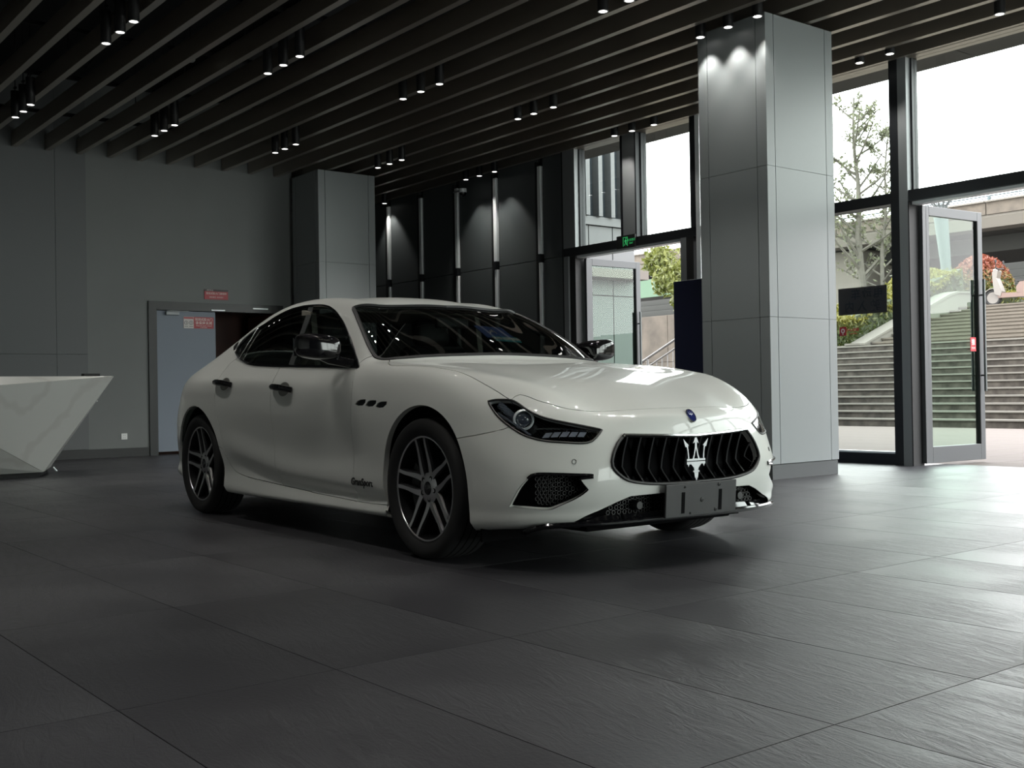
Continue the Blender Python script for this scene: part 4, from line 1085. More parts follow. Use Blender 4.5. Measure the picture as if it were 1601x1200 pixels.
CURVES = {
 'dlo': ([(-1.093,.812,1.132),(-1.009,.834,1.102),(-.912,.852,1.075),(-.798,.864,1.052),(-.665,.87,1.035),(-.49,.869,1.024),(-.299,.868,1.016),(-.07,.867,1.008),(.191,.867,.999),(.435,.866,.991),(.633,.868,.983),(.762,.873,.978),(.655,.83,1.036),(.581,.807,1.09),(.495,.779,1.145),(.394,.747,1.201),(.286,.712,1.256),(.161,.676,1.307),(.065,.651,1.342),(-.051,.626,1.375),(-.163,.613,1.394),(-.267,.61,1.403),(-.389,.609,1.409),(-.495,.613,1.408),(-.601,.622,1.401),(-.693,.635,1.385),(-.782,.655,1.36),(-.856,.678,1.329),(-.947,.699,1.297),(-1.029,.72,1.263),(-1.077,.738,1.236),(-1.102,.761,1.204),(-1.108,.79,1.163)], True, (11,)),
 'bpil_r': ([(-.39,.60,1.425),(-.385,.606,1.411),(-.319,.662,1.347),(-.266,.716,1.268),(-.225,.769,1.184),(-.197,.805,1.122),(-.182,.839,1.061),(-.161,.869,1.006),(-.158,.872,1.003)], False, ()),
 'bpil_f': ([(-.32,.60,1.42),(-.315,.609,1.406),(-.244,.664,1.342),(-.203,.712,1.273),(-.165,.762,1.193),(-.136,.801,1.127),(-.117,.835,1.066),(-.089,.869,1.006),(-.087,.872,1.0)], False, ()),
 'ws': ([(.31,0,1.374),(.294,.138,1.377),(.285,.24,1.378),(.268,.342,1.375),(.255,.46,1.370),(.245,.54,1.364),(.228,.59,1.359),(.228,.612,1.354),(.336,.652,1.304),(.427,.685,1.259),(.504,.711,1.217),(.601,.741,1.159),(.686,.764,1.104),(.749,.775,1.061),(.793,.778,1.033),(.85,.756,1.019),(.871,.695,1.024),(.886,.621,1.029),(.896,.457,1.039),(.90,.306,1.045),(.905,.154,1.049),(.908,0,1.051)], False, ()),
 'hood_front': ([(2.384,0,.739),(2.38,.188,.738),(2.36,.314,.734),(2.339,.395,.732),(2.322,.479,.731),(2.304,.54,.735),(2.278,.596,.742),(2.253,.632,.752),(2.221,.662,.765),(2.184,.69,.778),(2.157,.706,.787),(2.11,.725,.805),(2.072,.743,.814),(2.060,.762,.806),(2.056,.783,.790),(2.05,.795,.780)], False, ()),
 'hood_side': ([(2.056,.783,.790),(2.021,.789,.805),(1.969,.796,.83),(1.912,.803,.854),(1.853,.81,.877),(1.794,.814,.899),(1.729,.814,.917),(1.652,.811,.934),(1.522,.821,.952),(1.388,.831,.966),(1.259,.848,.972),(1.107,.862,.976),(1.008,.826,.994),(.93,.775,1.008),(.876,.743,1.014),(.82,.72,1.04)], False, ()),
 'headlight': ([(1.957,.843,.786),(1.988,.821,.792),(2.025,.8,.792),(2.059,.781,.789),(2.099,.77,.772),(2.141,.761,.748),(2.179,.747,.729),(2.216,.727,.712),(2.258,.694,.697),(2.297,.65,.684),(2.33,.602,.672),(2.354,.558,.661),(2.38,.507,.648),(2.382,.522,.633),(2.382,.545,.613),(2.379,.566,.598),(2.371,.589,.591),(2.355,.625,.59),(2.324,.674,.594),(2.278,.73,.6),(2.24,.763,.608),(2.207,.785,.618),(2.17,.804,.632),(2.132,.819,.653),(2.094,.831,.676),(2.061,.84,.698),(2.033,.845,.719),(2.007,.847,.741),(1.98,.846,.765)], True, (0, 12)),
 'intake': ([(2.154,.875,.306),(2.168,.87,.33),(2.184,.864,.357),(2.198,.856,.383),(2.216,.844,.41),(2.235,.828,.436),(2.247,.816,.45),(2.262,.802,.456),(2.287,.777,.457),(2.329,.729,.455),(2.373,.662,.451),(2.406,.592,.447),(2.407,.593,.436),(2.394,.624,.435),(2.384,.645,.433),(2.391,.633,.409),(2.4,.611,.382),(2.389,.632,.363),(2.369,.672,.339),(2.342,.714,.317),(2.31,.755,.294),(2.287,.78,.293),(2.256,.811,.296),(2.208,.847,.302)], True, (0, 11, 12, 14, 16)),
 'vent': ([(.851,.949,.775),(.877,.947,.791),(.903,.946,.798),(.962,.945,.799),(.961,.947,.784),(.936,.949,.77),(.887,.949,.768)], True, (0,1,2,3,4,5,6)),
 'vent1': ([(.967,.948,.77),(.988,.946,.787),(1.007,.945,.794),(1.075,.944,.794),(1.074,.946,.78),(1.046,.948,.766),(.999,.949,.763)], True, (0,1,2,3,4,5,6)),
 'vent2': ([(1.077,.948,.763),(1.098,.946,.78),(1.123,.945,.787),(1.186,.944,.788),(1.185,.946,.775),(1.154,.948,.76),(1.108,.948,.757)], True, (0,1,2,3,4,5,6)),
 'door_front': ([(.72,.87,1.0),(.737,.876,.975),(.775,.913,.921),(.789,.933,.868),(.801,.943,.824),(.808,.951,.746),(.800,.948,.675),(.790,.938,.604),(.782,.93,.45),(.780,.925,.24)], False, ()),
 'door_b': ([(-.25,.86,1.04),(-.256,.864,1.02),(-.258,.883,.991),(-.249,.91,.95),(-.243,.931,.918),(-.24,.94,.85),(-.245,.94,.7),(-.24,.93,.5),(-.22,.92,.27)], False, ()),
 'door_r': ([(-.97,.835,1.115),(-.989,.837,1.097),(-1.075,.858,1.065),(-1.108,.9,1.004),(-1.105,.952,.929),(-1.103,.969,.85),(-1.108,.973,.776),(-1.084,.97,.697),(-1.047,.963,.619),(-1.022,.955,.545),(-1.005,.948,.47),(-.985,.94,.40),(-.96,.935,.33)], False, ()),
 'sill': ([(-1.16,.95,.50),(-1.03,.95,.475),(-.998,.945,.425),(-.97,.937,.375),(-.902,.93,.33),(-.757,.924,.305),(-.545,.918,.291),(-.137,.915,.276),(.256,.917,.265),(.513,.918,.258),(.783,.925,.252),(.982,.932,.252),(1.16,.939,.255),(1.25,.94,.256)], False, ()),
 'fender_pillar': ([(.70,.87,.985),(.718,.849,1.001),(.726,.829,1.019),(.742,.809,1.033),(.763,.788,1.043),(.77,.76,1.06)], False, ()),
 'bump_fend': ([(1.74,.94,.60),(1.798,.936,.608),(1.868,.924,.618),(1.927,.91,.626),(1.98,.892,.635),(2.035,.869,.646),(2.073,.849,.655),(2.12,.825,.675)], False, ()),
 'grille': ([(2.472,0,.603),(2.468,.109,.607),(2.457,.224,.611),(2.44,.33,.615),(2.421,.412,.618),(2.421,.446,.587),(2.422,.474,.547),(2.424,.492,.502),(2.429,.492,.479),(2.437,.474,.454),(2.447,.44,.427),(2.455,.40,.411),(2.466,.319,.397),(2.476,.227,.390),(2.485,.131,.388),(2.489,0,.388)], False, (4,)),
 'lower': ([(2.49,0,.345),(2.475,.25,.343),(2.45,.40,.340),(2.43,.47,.317),(2.39,.57,.275),(2.345,.65,.243),(2.33,.675,.218)], False, (2,)),
 'splitter': ([(2.10,.75,.18),(2.15,.775,.19),(2.20,.785,.205),(2.26,.755,.222),(2.33,.67,.228),(2.39,.54,.229),(2.43,.40,.231),(2.455,.20,.233),(2.465,0,.234)], False, ()),
 'emblem_c': ([(-1.21,.787,1.159),(-1.256,.763,1.184),(-1.262,.745,1.207),(-1.214,.744,1.211),(-1.172,.774,1.18),(-1.168,.792,1.155)], True, ()),
 'backlight': ([(-.86,0,1.455),(-.87,.30,1.448),(-.90,.49,1.428),(-1.02,.535,1.39),(-1.25,.58,1.315),(-1.50,.62,1.21),(-1.66,.62,1.145),(-1.75,.45,1.17),(-1.79,.2,1.185),(-1.80,0,1.186)], False, ()),
 'trunk': ([(-1.80,0,1.186),(-1.84,.3,1.17),(-1.86,.60,1.11),(-1.98,.70,1.03),(-2.12,.70,1.0),(-2.26,.66,.97),(-2.37,.60,.92),(-2.43,.585,.80),(-2.45,.58,.68),(-2.48,.35,.655),(-2.50,0,.65)], False, ()),
 'tail': ([(-1.98,.845,.925),(-2.10,.825,.90),(-2.22,.77,.885),(-2.34,.69,.875),(-2.42,.60,.865),(-2.47,.40,.86),(-2.47,.40,.775),(-2.43,.60,.765),(-2.35,.715,.775),(-2.24,.79,.80),(-2.10,.845,.845),(-1.99,.87,.885)], True, ()),
 'rear_bump': ([(-1.80,.95,.60),(-1.95,.93,.625),(-2.15,.87,.66),(-2.32,.76,.70),(-2.40,.66,.73),(-2.43,.60,.755),(-2.44,.59,.80)], False, ()),
}
def arch(cx, cz, rx, rz, n=60):
    pts = [(cx + rx, z) for z in (.10, .14, .18, .22, .26, .30, .34)]
    pts += [(cx + rx * math.cos(a), cz + rz * math.sin(a)) for a in np.linspace(0, math.pi, n)]
    pts += [(cx - rx, z) for z in (.34, .30, .26, .22, .18, .14, .10)]
    return pts
seam_uv = []
def add_uv(uvs, closed):
    i0 = len(seam_uv); seam_uv.extend([tuple(u) for u in uvs]); n = len(uvs)
    return [(i0 + k, i0 + (k + 1) % n) for k in range(n if closed else n - 1)]
SEAM_E = []
LINES = {}
for k, (pts, closed, corners) in CURVES.items():
    ln = smooth_line(pts, closed, .014, corners)
    LINES[k] = ln
    uvs = [to_uv(p) for p in ln]
    if not closed:
        for e, e2 in ((0, 1), (-1, -2)):
            if abs(ln[e][1]) < 1e-6: uvs[e] = np.array((uvs[e][0], 0.0))
            else:
                d_ = uvs[e] - uvs[e2]; d_ = d_ / max(1e-9, np.linalg.norm(d_)) * .05
                if e == 0: uvs.insert(0, uvs[0] + d_)
                else: uvs.append(uvs[-1] + d_)
    if k == 'splitter': uvs.insert(0, uvs[0] + np.array((-.5, .14)))
    SEAM_E += add_uv(uvs, closed)
for nm, a in (('arch_front', arch(1.515, .352, .388, .416)), ('arch_rear', arch(-1.475, .352, .415, .412))):
    uvs = []; ln = []
    for x, z in a:
        h = ray_side(x, z)
        if h is None or z < .185:
            p = Vector((x, .9, .175)); u = to_uv(p); u = np.array((u[0], 12.0 + (.2 - z) * 8)); uvs.append(u)
        else:
            ln.append(np.array(h)); uvs.append(to_uv(h))
    LINES[nm] = ln
    SEAM_E += add_uv(uvs, False)
# outer boundary of the half surface
_e = np.concatenate([SQ[:, [0, 1]], SQ[:, [1, 2]], SQ[:, [2, 3]], SQ[:, [3, 0]]]); _es = np.sort(_e, 1)
_uk, _cnt = np.unique(_es, axis=0, return_counts=True)
_bnd = _uk[_cnt == 1]
_nS = len(seam_uv)
_res = delaunay_2d_cdt([Vector(u) for u in seam_uv] + [Vector(u) for u in SUV], SEAM_E + [(int(a) + _nS, int(b) + _nS) for a, b in _bnd], [], 0, 1e-7)
CV = np.array([tuple(v) for v in _res[0]]); CF = [tuple(f) for f in _res[2]]
_seam_set = set()
_nse = len(SEAM_E)
for e, orig in zip(_res[1], _res[3 + 1]):
    if any(i < _nse for i in orig): _seam_set.add((min(e), max(e)))
    elif any(i < _nse + len(_bnd) for i in orig): _seam_set.add((min(e), max(e)))
# map to 3D, drop faces outside the domain
CP = np.zeros((len(CV), 3)); CN = np.zeros((len(CV), 3)); _far = np.zeros(len(CV))
for i, u in enumerate(CV):
    CP[i], CN[i] = from_uv(u)
_keep = []
for f in CF:
    c = CV[list(f)].mean(0); loc, nrm, fi, d = _b2.find_nearest(Vector((c[0], c[1], 0)))
    if d < 1e-5: _keep.append(f)
CF = _keep
_edge_f = {}
for i, f in enumerate(CF):
    for a, b in ((f[0], f[1]), (f[1], f[2]), (f[2], f[0])): _edge_f.setdefault((min(a, b), max(a, b)), []).append(i)
REG = [-1] * len(CF); _nreg = 0
for i in range(len(CF)):
    if REG[i] >= 0: continue
    st_ = [i]; REG[i] = _nreg
    while st_:
        f = CF[st_.pop()]
        for a, b in ((f[0], f[1]), (f[1], f[2]), (f[2], f[0])):
            e = (min(a, b), max(a, b))
            if e in _seam_set: continue
            for j in _edge_f[e]:
                if REG[j] < 0: REG[j] = _nreg; st_.append(j)
    _nreg += 1
_cent = np.array([CV[list(f)].mean(0) for f in CF])
def region_at(p):
    u = to_uv(p); order = np.argsort(((_cent - u) ** 2).sum(1))[:12]
    def inside(f):
        a, b, c = CV[list(f)]; w = bary(u, a, b, c); return w.min() > -1e-3
    for i in order:
        if inside(CF[i]): return REG[i]
    return REG[order[0]]
SEEDS = dict(hood=[(1.6, .2, .95)], windscreen=[(.6, .3, 1.24)], front_bumper=[(2.28, .74, .52)], front_fender=[(1.5, .93, .83)],
             front_door=[(.3, .94, .7)], rear_door=[(-.7, .95, .7)], side_skirt=[(0, .92, .22)], body_shell=[(-1.6, .955, .84), (.735, .866, .990)], rear_bumper=[(-2.35, .77, .5)],
             headlight=[(2.2, .77, .66)], grille=[(2.47, .2, .5)], intake=[(2.30, .76, .38)], lower=[(2.46, .2, .29)], splitter=[(2.42, .2, .215)],
             front_window=[(.3, .77, 1.12)], rear_window=[(-.6, .77, 1.2)], b_pillar=[(-.195, .76, 1.19)],
             vent=[(.91, .947, .783)], vent1=[(1.02, .947, .779)], vent2=[(1.13, .946, .772)], emblem=[(-1.21, .767, 1.182)],
             backlight=[(-1.3, .2, 1.34)], trunk_lid=[(-2.15, .2, 1.06)], tail_lamp=[(-2.2, .80, .84), (-2.45, .49, .82)])
RID = {k: set(region_at(p) for p in v) for k, v in SEEDS.items()}
_used = {}
for k, v in RID.items():
    for r in v:
        if r in _used: print('REGION CLASH', k, _used[r])
        _used[r] = k
_sz = np.bincount(np.array(REG)); 
for r in range(_nreg):
    if r not in _used and _sz[r] > 6:
        c = CP[[i for j, f in enumerate(CF) if REG[j] == r for i in f]].mean(0); print('unassigned region', r, _sz[r], np.round(c, 2))

def region_arrays(names, gap=.0021, flange=.014, off=0.0, mirror_join=True):
    """verts, faces, normals of a region (y>0 half)"""
    ids = set().union(*[RID[n] for n in ([names] if isinstance(names, str) else names)])
    fs = [f for f, r in zip(CF, REG) if r in ids]
    vid = {}; V = []; N = []; F = []
    for f in fs:
        q = []
        for i in f:
            if i not in vid: vid[i] = len(V); V.append(CP[i] + CN[i] * off); N.append(CN[i])
            q.append(vid[i])
        a, b, c = (np.array(V[k]) for k in q)
        if np.dot(np.cross(b - a, c - a), N[q[0]]) < 0: q = q[::-1]
        F.append(q)
    V = np.array(V); N = np.array(N)
    cnt = {}
    for q in F:
        for a, b in ((q[0], q[1]), (q[1], q[2]), (q[2], q[0])): cnt.setdefault((min(a, b), max(a, b)), []).append((a, b))
    bd = [v[0] for v in cnt.values() if len(v) == 1]
    bd = [(a, b) for a, b in bd if not (abs(V[a][1]) < 2e-5 and abs(V[b][1]) < 2e-5)]
    inn = np.zeros_like(V)
    for a, b in bd:
        t = V[b] - V[a]; n = (N[a] + N[b]) * .5; d = np.cross(n, t); l = np.linalg.norm(d)
        if l > 1e-12: d /= l; inn[a] += d; inn[b] += d
    bv = sorted({i for e in bd for i in e})
    V2 = V.copy()
    for i in bv:
        l = np.linalg.norm(inn[i])
        if l > 1e-6:
            d = inn[i] / l
            if abs(V[i][1]) < 2e-5: d[1] = 0
            V2[i] = V[i] + d * gap
    Vl = list(V2); Nl = list(N); Fl = [list(q) for q in F]
    if flange:
        top = {}; bot = {}
        for i in bv:
            l = np.linalg.norm(inn[i]); d = -inn[i] / l if l > 1e-6 else N[i]
            top[i] = len(Vl); Vl.append(V2[i].copy()); Nl.append(d)
            bot[i] = len(Vl); p = V2[i] - N[i] * flange
            if abs(V[i][1]) < 2e-5: p[1] = 0
            Vl.append(p); Nl.append(d)
        for a, b in bd: Fl.append([top[b], top[a], bot[a], bot[b]])
    return np.array(Vl), Fl, np.array(Nl)
def mesh_from(name, V, F, N, m):
    me = bpy.data.meshes.new(name); me.from_pydata([tuple(v) for v in V], [], F)
    me.polygons.foreach_set('use_smooth', [True] * len(me.polygons)); me.update()
    me.normals_split_custom_set_from_vertices([tuple(n) for n in N])
    for x in (m if isinstance(m, (list, tuple)) else [m]): me.materials.append(x)
    return me
def both(V, F, N):
    """join a half with its mirror, welding the y=0 verts"""
    n = len(V); idx = list(range(n)); V2 = list(V); N2 = list(N)
    for i in range(n):
        if abs(V[i][1]) < 2e-5: V2[i] = V[i] * [1, 0, 1]; nn = N[i] * [1, 0, 1]; N2[i] = nn / max(np.linalg.norm(nn), 1e-9)
        else: idx[i] = len(V2); V2.append(V[i] * [1, -1, 1]); N2.append(N[i] * [1, -1, 1])
    return V2, list(F) + [[idx[i] for i in q][::-1] for q in F], N2
def mir(V, F, N): return V * [1, -1, 1], [q[::-1] for q in F], N * [1, -1, 1]

# ------------------------------------------------------------------ car: materials
M_paint = mat('pearl_white_paint', srgb(204, 206, 202), .42, spec=.35, coat=.65, coat_rough=.02)
M_pblack = mat('piano_black', (.004, .004, .005, 1), .08, spec=.6)
M_blk = mat('satin_black_plastic', srgb(18, 18, 19), .5)
M_cav = mat('cavity_black', (.003, .003, .0035, 1), .9, spec=.1)
M_carglass = glass_mat('car_glass', (.16, .18, .175, 1), 0, 1.52, 1.15)
M_screen = glass_mat('windscreen_glass', (.30, .33, .32, 1), 0, 1.52, 1.15)
M_lamp = glass_mat('headlight_glass', (.86, .88, .90, 1), 0, 1.45)
M_rubber = mat('tyre_rubber', srgb(20, 20, 21), .75)
M_mach = mat('machined_alloy', srgb(176, 176, 178), .32, metal=.9)
M_rimdk = mat('dark_alloy', srgb(30, 30, 32), .35, metal=.3)
M_tail = mat('tail_red', srgb(90, 6, 8), .1, coat=1)
M_dchrome = mat('dark_chrome', srgb(120, 122, 124), .14, metal=1)
M_plate = mat('plate_grey', srgb(30, 30, 32), .5)

# ------------------------------------------------------------------ car: assembly
_O = (-6.12397, 4.01755, 0)
CAR = tag(empty('car', (0, 0, 0)), 'white four door sports sedan parked on the dark tiled floor', 'car')
CAR.location = (CAR_O[0], CAR_O[1], 0); CAR.rotation_euler = (0, 0, CAR_YAW)

def paired(name, reg, m, **kw):
    a = region_arrays(reg, **kw)
    l = link(name, mesh_from(name, *a, m), CAR)
    r = link(name, mesh_from(name, *mir(*a), m), CAR)
    return l, r
def whole(name, reg, m, parent=None, **kw):
    return link(name, mesh_from(name, *both(*region_arrays(reg, **kw)), m), parent or CAR)
hood = whole('bonnet', 'hood', M_paint)
shell = whole('body_shell', 'body_shell', M_paint)
fbump = whole('front_bumper', 'front_bumper', M_paint, flange=.03)
rbump = whole('rear_bumper', 'rear_bumper', M_paint)
wscr = whole('windscreen', 'windscreen', M_screen, off=-.003, flange=0, gap=.001)
blight = whole('rear_windscreen', 'backlight', M_carglass, off=-.003, flange=0, gap=.001)
trunk = whole('boot_lid', 'trunk_lid', M_paint)
tails = paired('tail_lamp', 'tail_lamp', M_tail)
split = whole('front_splitter', 'splitter', M_pblack, flange=.03, gap=0)
fend = paired('front_fender', 'front_fender', M_paint, flange=.03)
fdoor = paired('front_door', 'front_door', M_paint)
rdoor = paired('rear_door', 'rear_door', M_paint)
skirt = paired('side_skirt', 'side_skirt', M_paint)
fwin = paired('front_side_window', 'front_window', M_screen, off=-.004, flange=0, gap=.001)
rwin = paired('rear_side_window', 'rear_window', M_carglass, off=-.004, flange=0, gap=.001)
bpil = paired('b_pillar_trim', 'b_pillar', mat('pillar_grey', srgb(64, 66, 66), .35), off=-.002, flange=.006, gap=.001)
def offline(nm, off):
    out = []
    for p in LINES[nm]:
        P, N = from_uv(to_uv(p)); q = P + N * off
        if abs(p[1]) < 1e-6: q[1] = 0
        out.append(q)
    return out
def sides(name, fn, m, parents=None, smooth=True):
    """fn(MB, s) adds shapes for y>0; built for both sides"""
    res = []
    for i, s in enumerate((1, -1)):
        b = MB(); fn(b)
        b.v = [(x, y * s, z) for x, y, z in b.v]
        if s < 0: b.f = [f[::-1] for f in b.f]
        res.append(b.build(name, m, parents[i] if parents else CAR, smooth=smooth))
    return res
# window surround, black along the belt and chrome behind
sides('window_surround', lambda b: b.tube(offline('dlo', .002), .0085, 8, closed=True), M_pblack)
_dl = offline('dlo', .008)
sides('chrome_window_strip', lambda b: b.tube([p for p in _dl if p[0] < -.93 and p[2] < 1.30], .0065, 6), M_chrome)
sides('c_pillar_badge', lambda b: None or b.add(*(lambda A: (list(A[0]), A[1]))(region_arrays('emblem', off=.001, flange=.004))), M_blk)
# black screen edges
scr_edge = MB().tube(offline('ws', .0)[::1] , .012, 6); scr_edge.v += [(x, -y, z) for x, y, z in scr_edge.v]; _k = len(scr_edge.v) // 2; scr_edge.f += [tuple(i + _k for i in f)[::-1] for f in scr_edge.f]; scr_edge.mi += scr_edge.mi
scr_edge.build('screen_seal', M_blk, CAR, smooth=True)

M_bar = mat('bar_edge_highlight', srgb(96, 97, 99), .3, metal=.6)  # grey on one front face paints in the highlight along each bar
# grille: dark cavity, frame, concave bars, emblem
def cavity(name, reg, depth, m, whole_=True, parent=None, scale=None):
    V, F, N = region_arrays(reg, gap=0, flange=0)
    n = len(V); cnt = {}
    for q in F:
        for a, b in ((q[0], q[1]), (q[1], q[2]), (q[2], q[0])): cnt.setdefault((min(a, b), max(a, b)), []).append((a, b))
    bd = [v[0] for v in cnt.values() if len(v) == 1]
    bd = [(a, b) for a, b in bd if not (abs(V[a][1]) < 2e-5 and abs(V[b][1]) < 2e-5)]
    D = np.array(depth, float)
    V2 = np.concatenate([V + D, V]); F2 = [list(q) for q in F] + [[a, b, b + n, a + n] for a, b in bd]
    N2 = np.concatenate([N, N])
    if whole_:
        V3, F3, _ = both(V2, F2, N2); b = MB().add([tuple(v) for v in V3], F3)
        return b.build(name, m, parent or CAR, smooth=False)
    out = []
    for i, s in enumerate((1, -1)):
        b = MB().add([(v[0], v[1] * s, v[2]) for v in V2], F2); out.append(b.build(name, m, parent[i] if parent else CAR))
    return out
gr = cavity('grille', 'grille', (-.10, 0, 0), M_cav)
gl_ = offline('grille', .004)
frm = MB().tube([(p[0], p[1], p[2]) for p in gl_[::-1]][:-1] + [(p[0], -p[1], p[2]) for p in gl_][:-1], .0075, 8, closed=True)
frm.build('grille_frame', M_blk, gr, smooth=True)
tp = [p for p in gl_ if p[2] > .600]
MB().tube([(p[0] + .006, p[1], p[2] + .004) for p in tp[::-1]][:-1] + [(p[0] + .006, -p[1], p[2] + .004) for p in tp], .0075, 6).build('chrome_lip', M_chrome, gr, smooth=True)
_gu = [p for p in LINES['grille']]
def gr_edges(y):
    top = max((p for p in _gu if p[2] > .50), key=lambda p: -abs(p[1] - abs(y)))[2]
    bot = max((p for p in _gu if p[2] < .50), key=lambda p: -abs(p[1] - abs(y)))[2]
    return bot, top
for k in range(13):
    y = -.462 + .077 * k
    zb, zt = gr_edges(y); zb += .006; zt -= .006
    x0 = 2.472 - .16 * y * y
    zs = np.linspace(zt, zb, 11); poly = []
    def prof(z):
        t = (zt - z) / max(.05, zt - zb); return x0 - .028 - .042 * math.sin(min(1, t / .82) * math.pi * .5) + (.055 * (t - .72) / .28 if t > .72 else 0)
    fr_ = [(prof(z), z) for z in zs]; bk_ = [(prof(z) - .05, z) for z in zs]
    vs = []; 
    w0 = .0055
    for (a, z), (c, _) in zip(fr_, bk_): vs += [(a, y - w0, z), (a + .004, y, z), (a, y + w0, z), (c, y, z)]
    fs = []
    for i in range(10):
        for j in range(4): fs.append((4 * i + j, 4 * i + (j + 1) % 4, 4 * (i + 1) + (j + 1) % 4, 4 * (i + 1) + j))
    fs += [(0, 1, 2, 3), (43, 42, 41, 40)]
    gb = MB().add(vs, fs); gb.mi = [1 if (q % 4 == 0 and q < 40) else 0 for q in range(len(fs))]
    gb.build('grille_bar', [M_pblack, M_bar], gr, smooth=50)
# trident emblem
em = MB(); ex = 2.478
def plate2(poly, t=.010, x=ex): em.prism(poly, x - t, x, 'x')
zc = .50
plate2([(-.062, .470), (.062, .470), (.062, .482), (-.062, .482)]); plate2([(-.062, .486), (.062, .486), (.062, .496), (-.062, .496)])
plate2([(.0, .614), (.0055, .598), (.019, .568), (.0065, .576), (.0065, .552), (.0155, .515), (.024, .496), (.013, .496), (.0, .545), (-.013, .496), (-.024, .496), (-.0155, .515), (-.0065, .552), (-.0065, .576), (-.019, .568), (-.0055, .598)])
for s in (-1, 1):
    plate2([(s * .046, .496), (s * .054, .496), (s * .0565, .53), (s * .062, .553), (s * .070, .552), (s * .084, .592), (s * .048, .560), (s * .054, .557), (s * .050, .53)])
    plate2([(s * .046, .470), (s * .057, .470), (s * .0515, .458)])
plate2([(-.034, .470), (.034, .470), (.016, .452), (.013, .44), (-.013, .44), (-.016, .452)])
plate2([(-.021, .432), (.021, .432), (.021, .439), (-.021, .439)]); plate2([(-.014, .431), (.014, .431), (.010, .405), (-.010, .405)]); plate2([(-.007, .404), (.007, .404), (.0, .388)])
em.build('trident_emblem', mat('emblem_silver', srgb(150, 152, 154), .42, metal=1), gr)
# round bonnet badge
P_, N_ = surf((2.447, 0, .700)); bx = Vector((0, 1, 0)); up = N_.cross(bx).normalized()
B_ = Matrix((bx, up * (1 if up.z > 0 else -1), N_)).transposed().to_4x4(); B_.translation = P_
bb = MB().lathe([(.0001, .004), (1, .003), (1, -.002), (.0001, -.004)], 28); bb.v = [tuple(B_ @ Vector((x * .026, y * .036, z))) for x, y, z in bb.v]
bo = bb.build('bonnet_badge', mat('badge_blue', srgb(24, 34, 92), .2, coat=1), CAR, smooth=True)
rg = MB().lathe([(.9, .0042), (1, .0045), (1.05, .002), (1.05, -.002)], 28); rg.v = [tuple(B_ @ Vector((x * .026, y * .036, z))) for x, y, z in rg.v]; rg.build('badge_rim', M_chrome, bo, smooth=True)
tb_ = MB()
for poly in ([(-.012, -.002), (.012, -.002), (.012, .001), (-.012, .001)], [(-.0015, .001), (.0015, .001), (.0, .022)], [(-.011, .001), (-.0085, .001), (-.013, .017)], [(.0085, .001), (.011, .001), (.013, .017)], [(-.002, -.002), (.002, -.002), (.0, -.012)]):
    tb_.add([tuple(B_ @ Vector((a, b + .006, .0046))) for a, b in poly], [tuple(range(len(poly)))])
tb_.build('badge_trident', M_white, bo)

# side intakes, vents, lower opening
ik = cavity('side_intake', 'intake', (-.07, -.035, 0), M_cav, whole_=False)
sides('intake_blade', lambda b: b.tube([p for p in offline('intake', .004) if p[2] > .428], .007, 6), M_pblack, ik)
hx = MB()
def mesh_grid(b):
    for i in range(9):
        for j in range(8):
            y = .62 + .028 * i + (.014 if j % 2 else 0); z = .31 + .019 * j
            q, n_ = surf((2.34, y, z))
            if not (.64 < q.y < .84): continue
            b.lathe([(.008, -.002), (.0112, -.002), (.0112, .002), (.008, .002)], 6, 'x', (q.x - .045, q.y - .02, q.z), closed=True)
sides('intake_mesh', mesh_grid, M_blk, ik, smooth=False)
for o_ in bpy.data.objects:
    if o_.name.startswith('intake_mesh'): o_['kind'] = 'stuff'
lo_ = cavity('lower_intake', 'lower', (-.08, 0, 0), M_cav)
lm_ = MB()
for i in range(40):
    for j in range(5):
        y = -.59 + .030 * i + (.015 if j % 2 else 0); z = .245 + .022 * j
        if abs(y) > .46 + (.30 - z) * 1.2: continue
        lm_.lathe([(.009, -.002), (.0125, -.002), (.0125, .002), (.009, .002)], 6, 'x', (2.47 - .17 * y * y - .045, y, z), closed=True)
tag(lm_.build('intake_mesh', M_blk, lo_), kind='stuff')
for s in (-1, 1): MB().lathe([(.0001, .02), (.018, .02), (.024, .008), (.026, -.03), (.0001, -.03)], 16, 'x', (2.425, s * .34, .295)).build('sensor', M_blk, lo_, smooth=True)
for i, n_ in enumerate(('vent', 'vent1', 'vent2')):
    A = region_arrays(n_, off=-.002, flange=0, gap=0)
    for s, f_ in ((1, fend[0]), (-1, fend[1])):
        b = MB().add([(v[0], v[1] * s - .004 * s, v[2]) for v in A[0]], A[1]); b.build('fender_vent', M_pblack, f_)
# parking sensors
sides('parking_sensor', lambda b: b.tube([tuple(surf((2.36 + .011 * 0, .659 + .011 * math.cos(a), .509 + .011 * math.sin(a)), .0012)[0]) for a in np.linspace(0, 6.283, 17)[:-1]], .0012, 5, closed=True), M_blk)

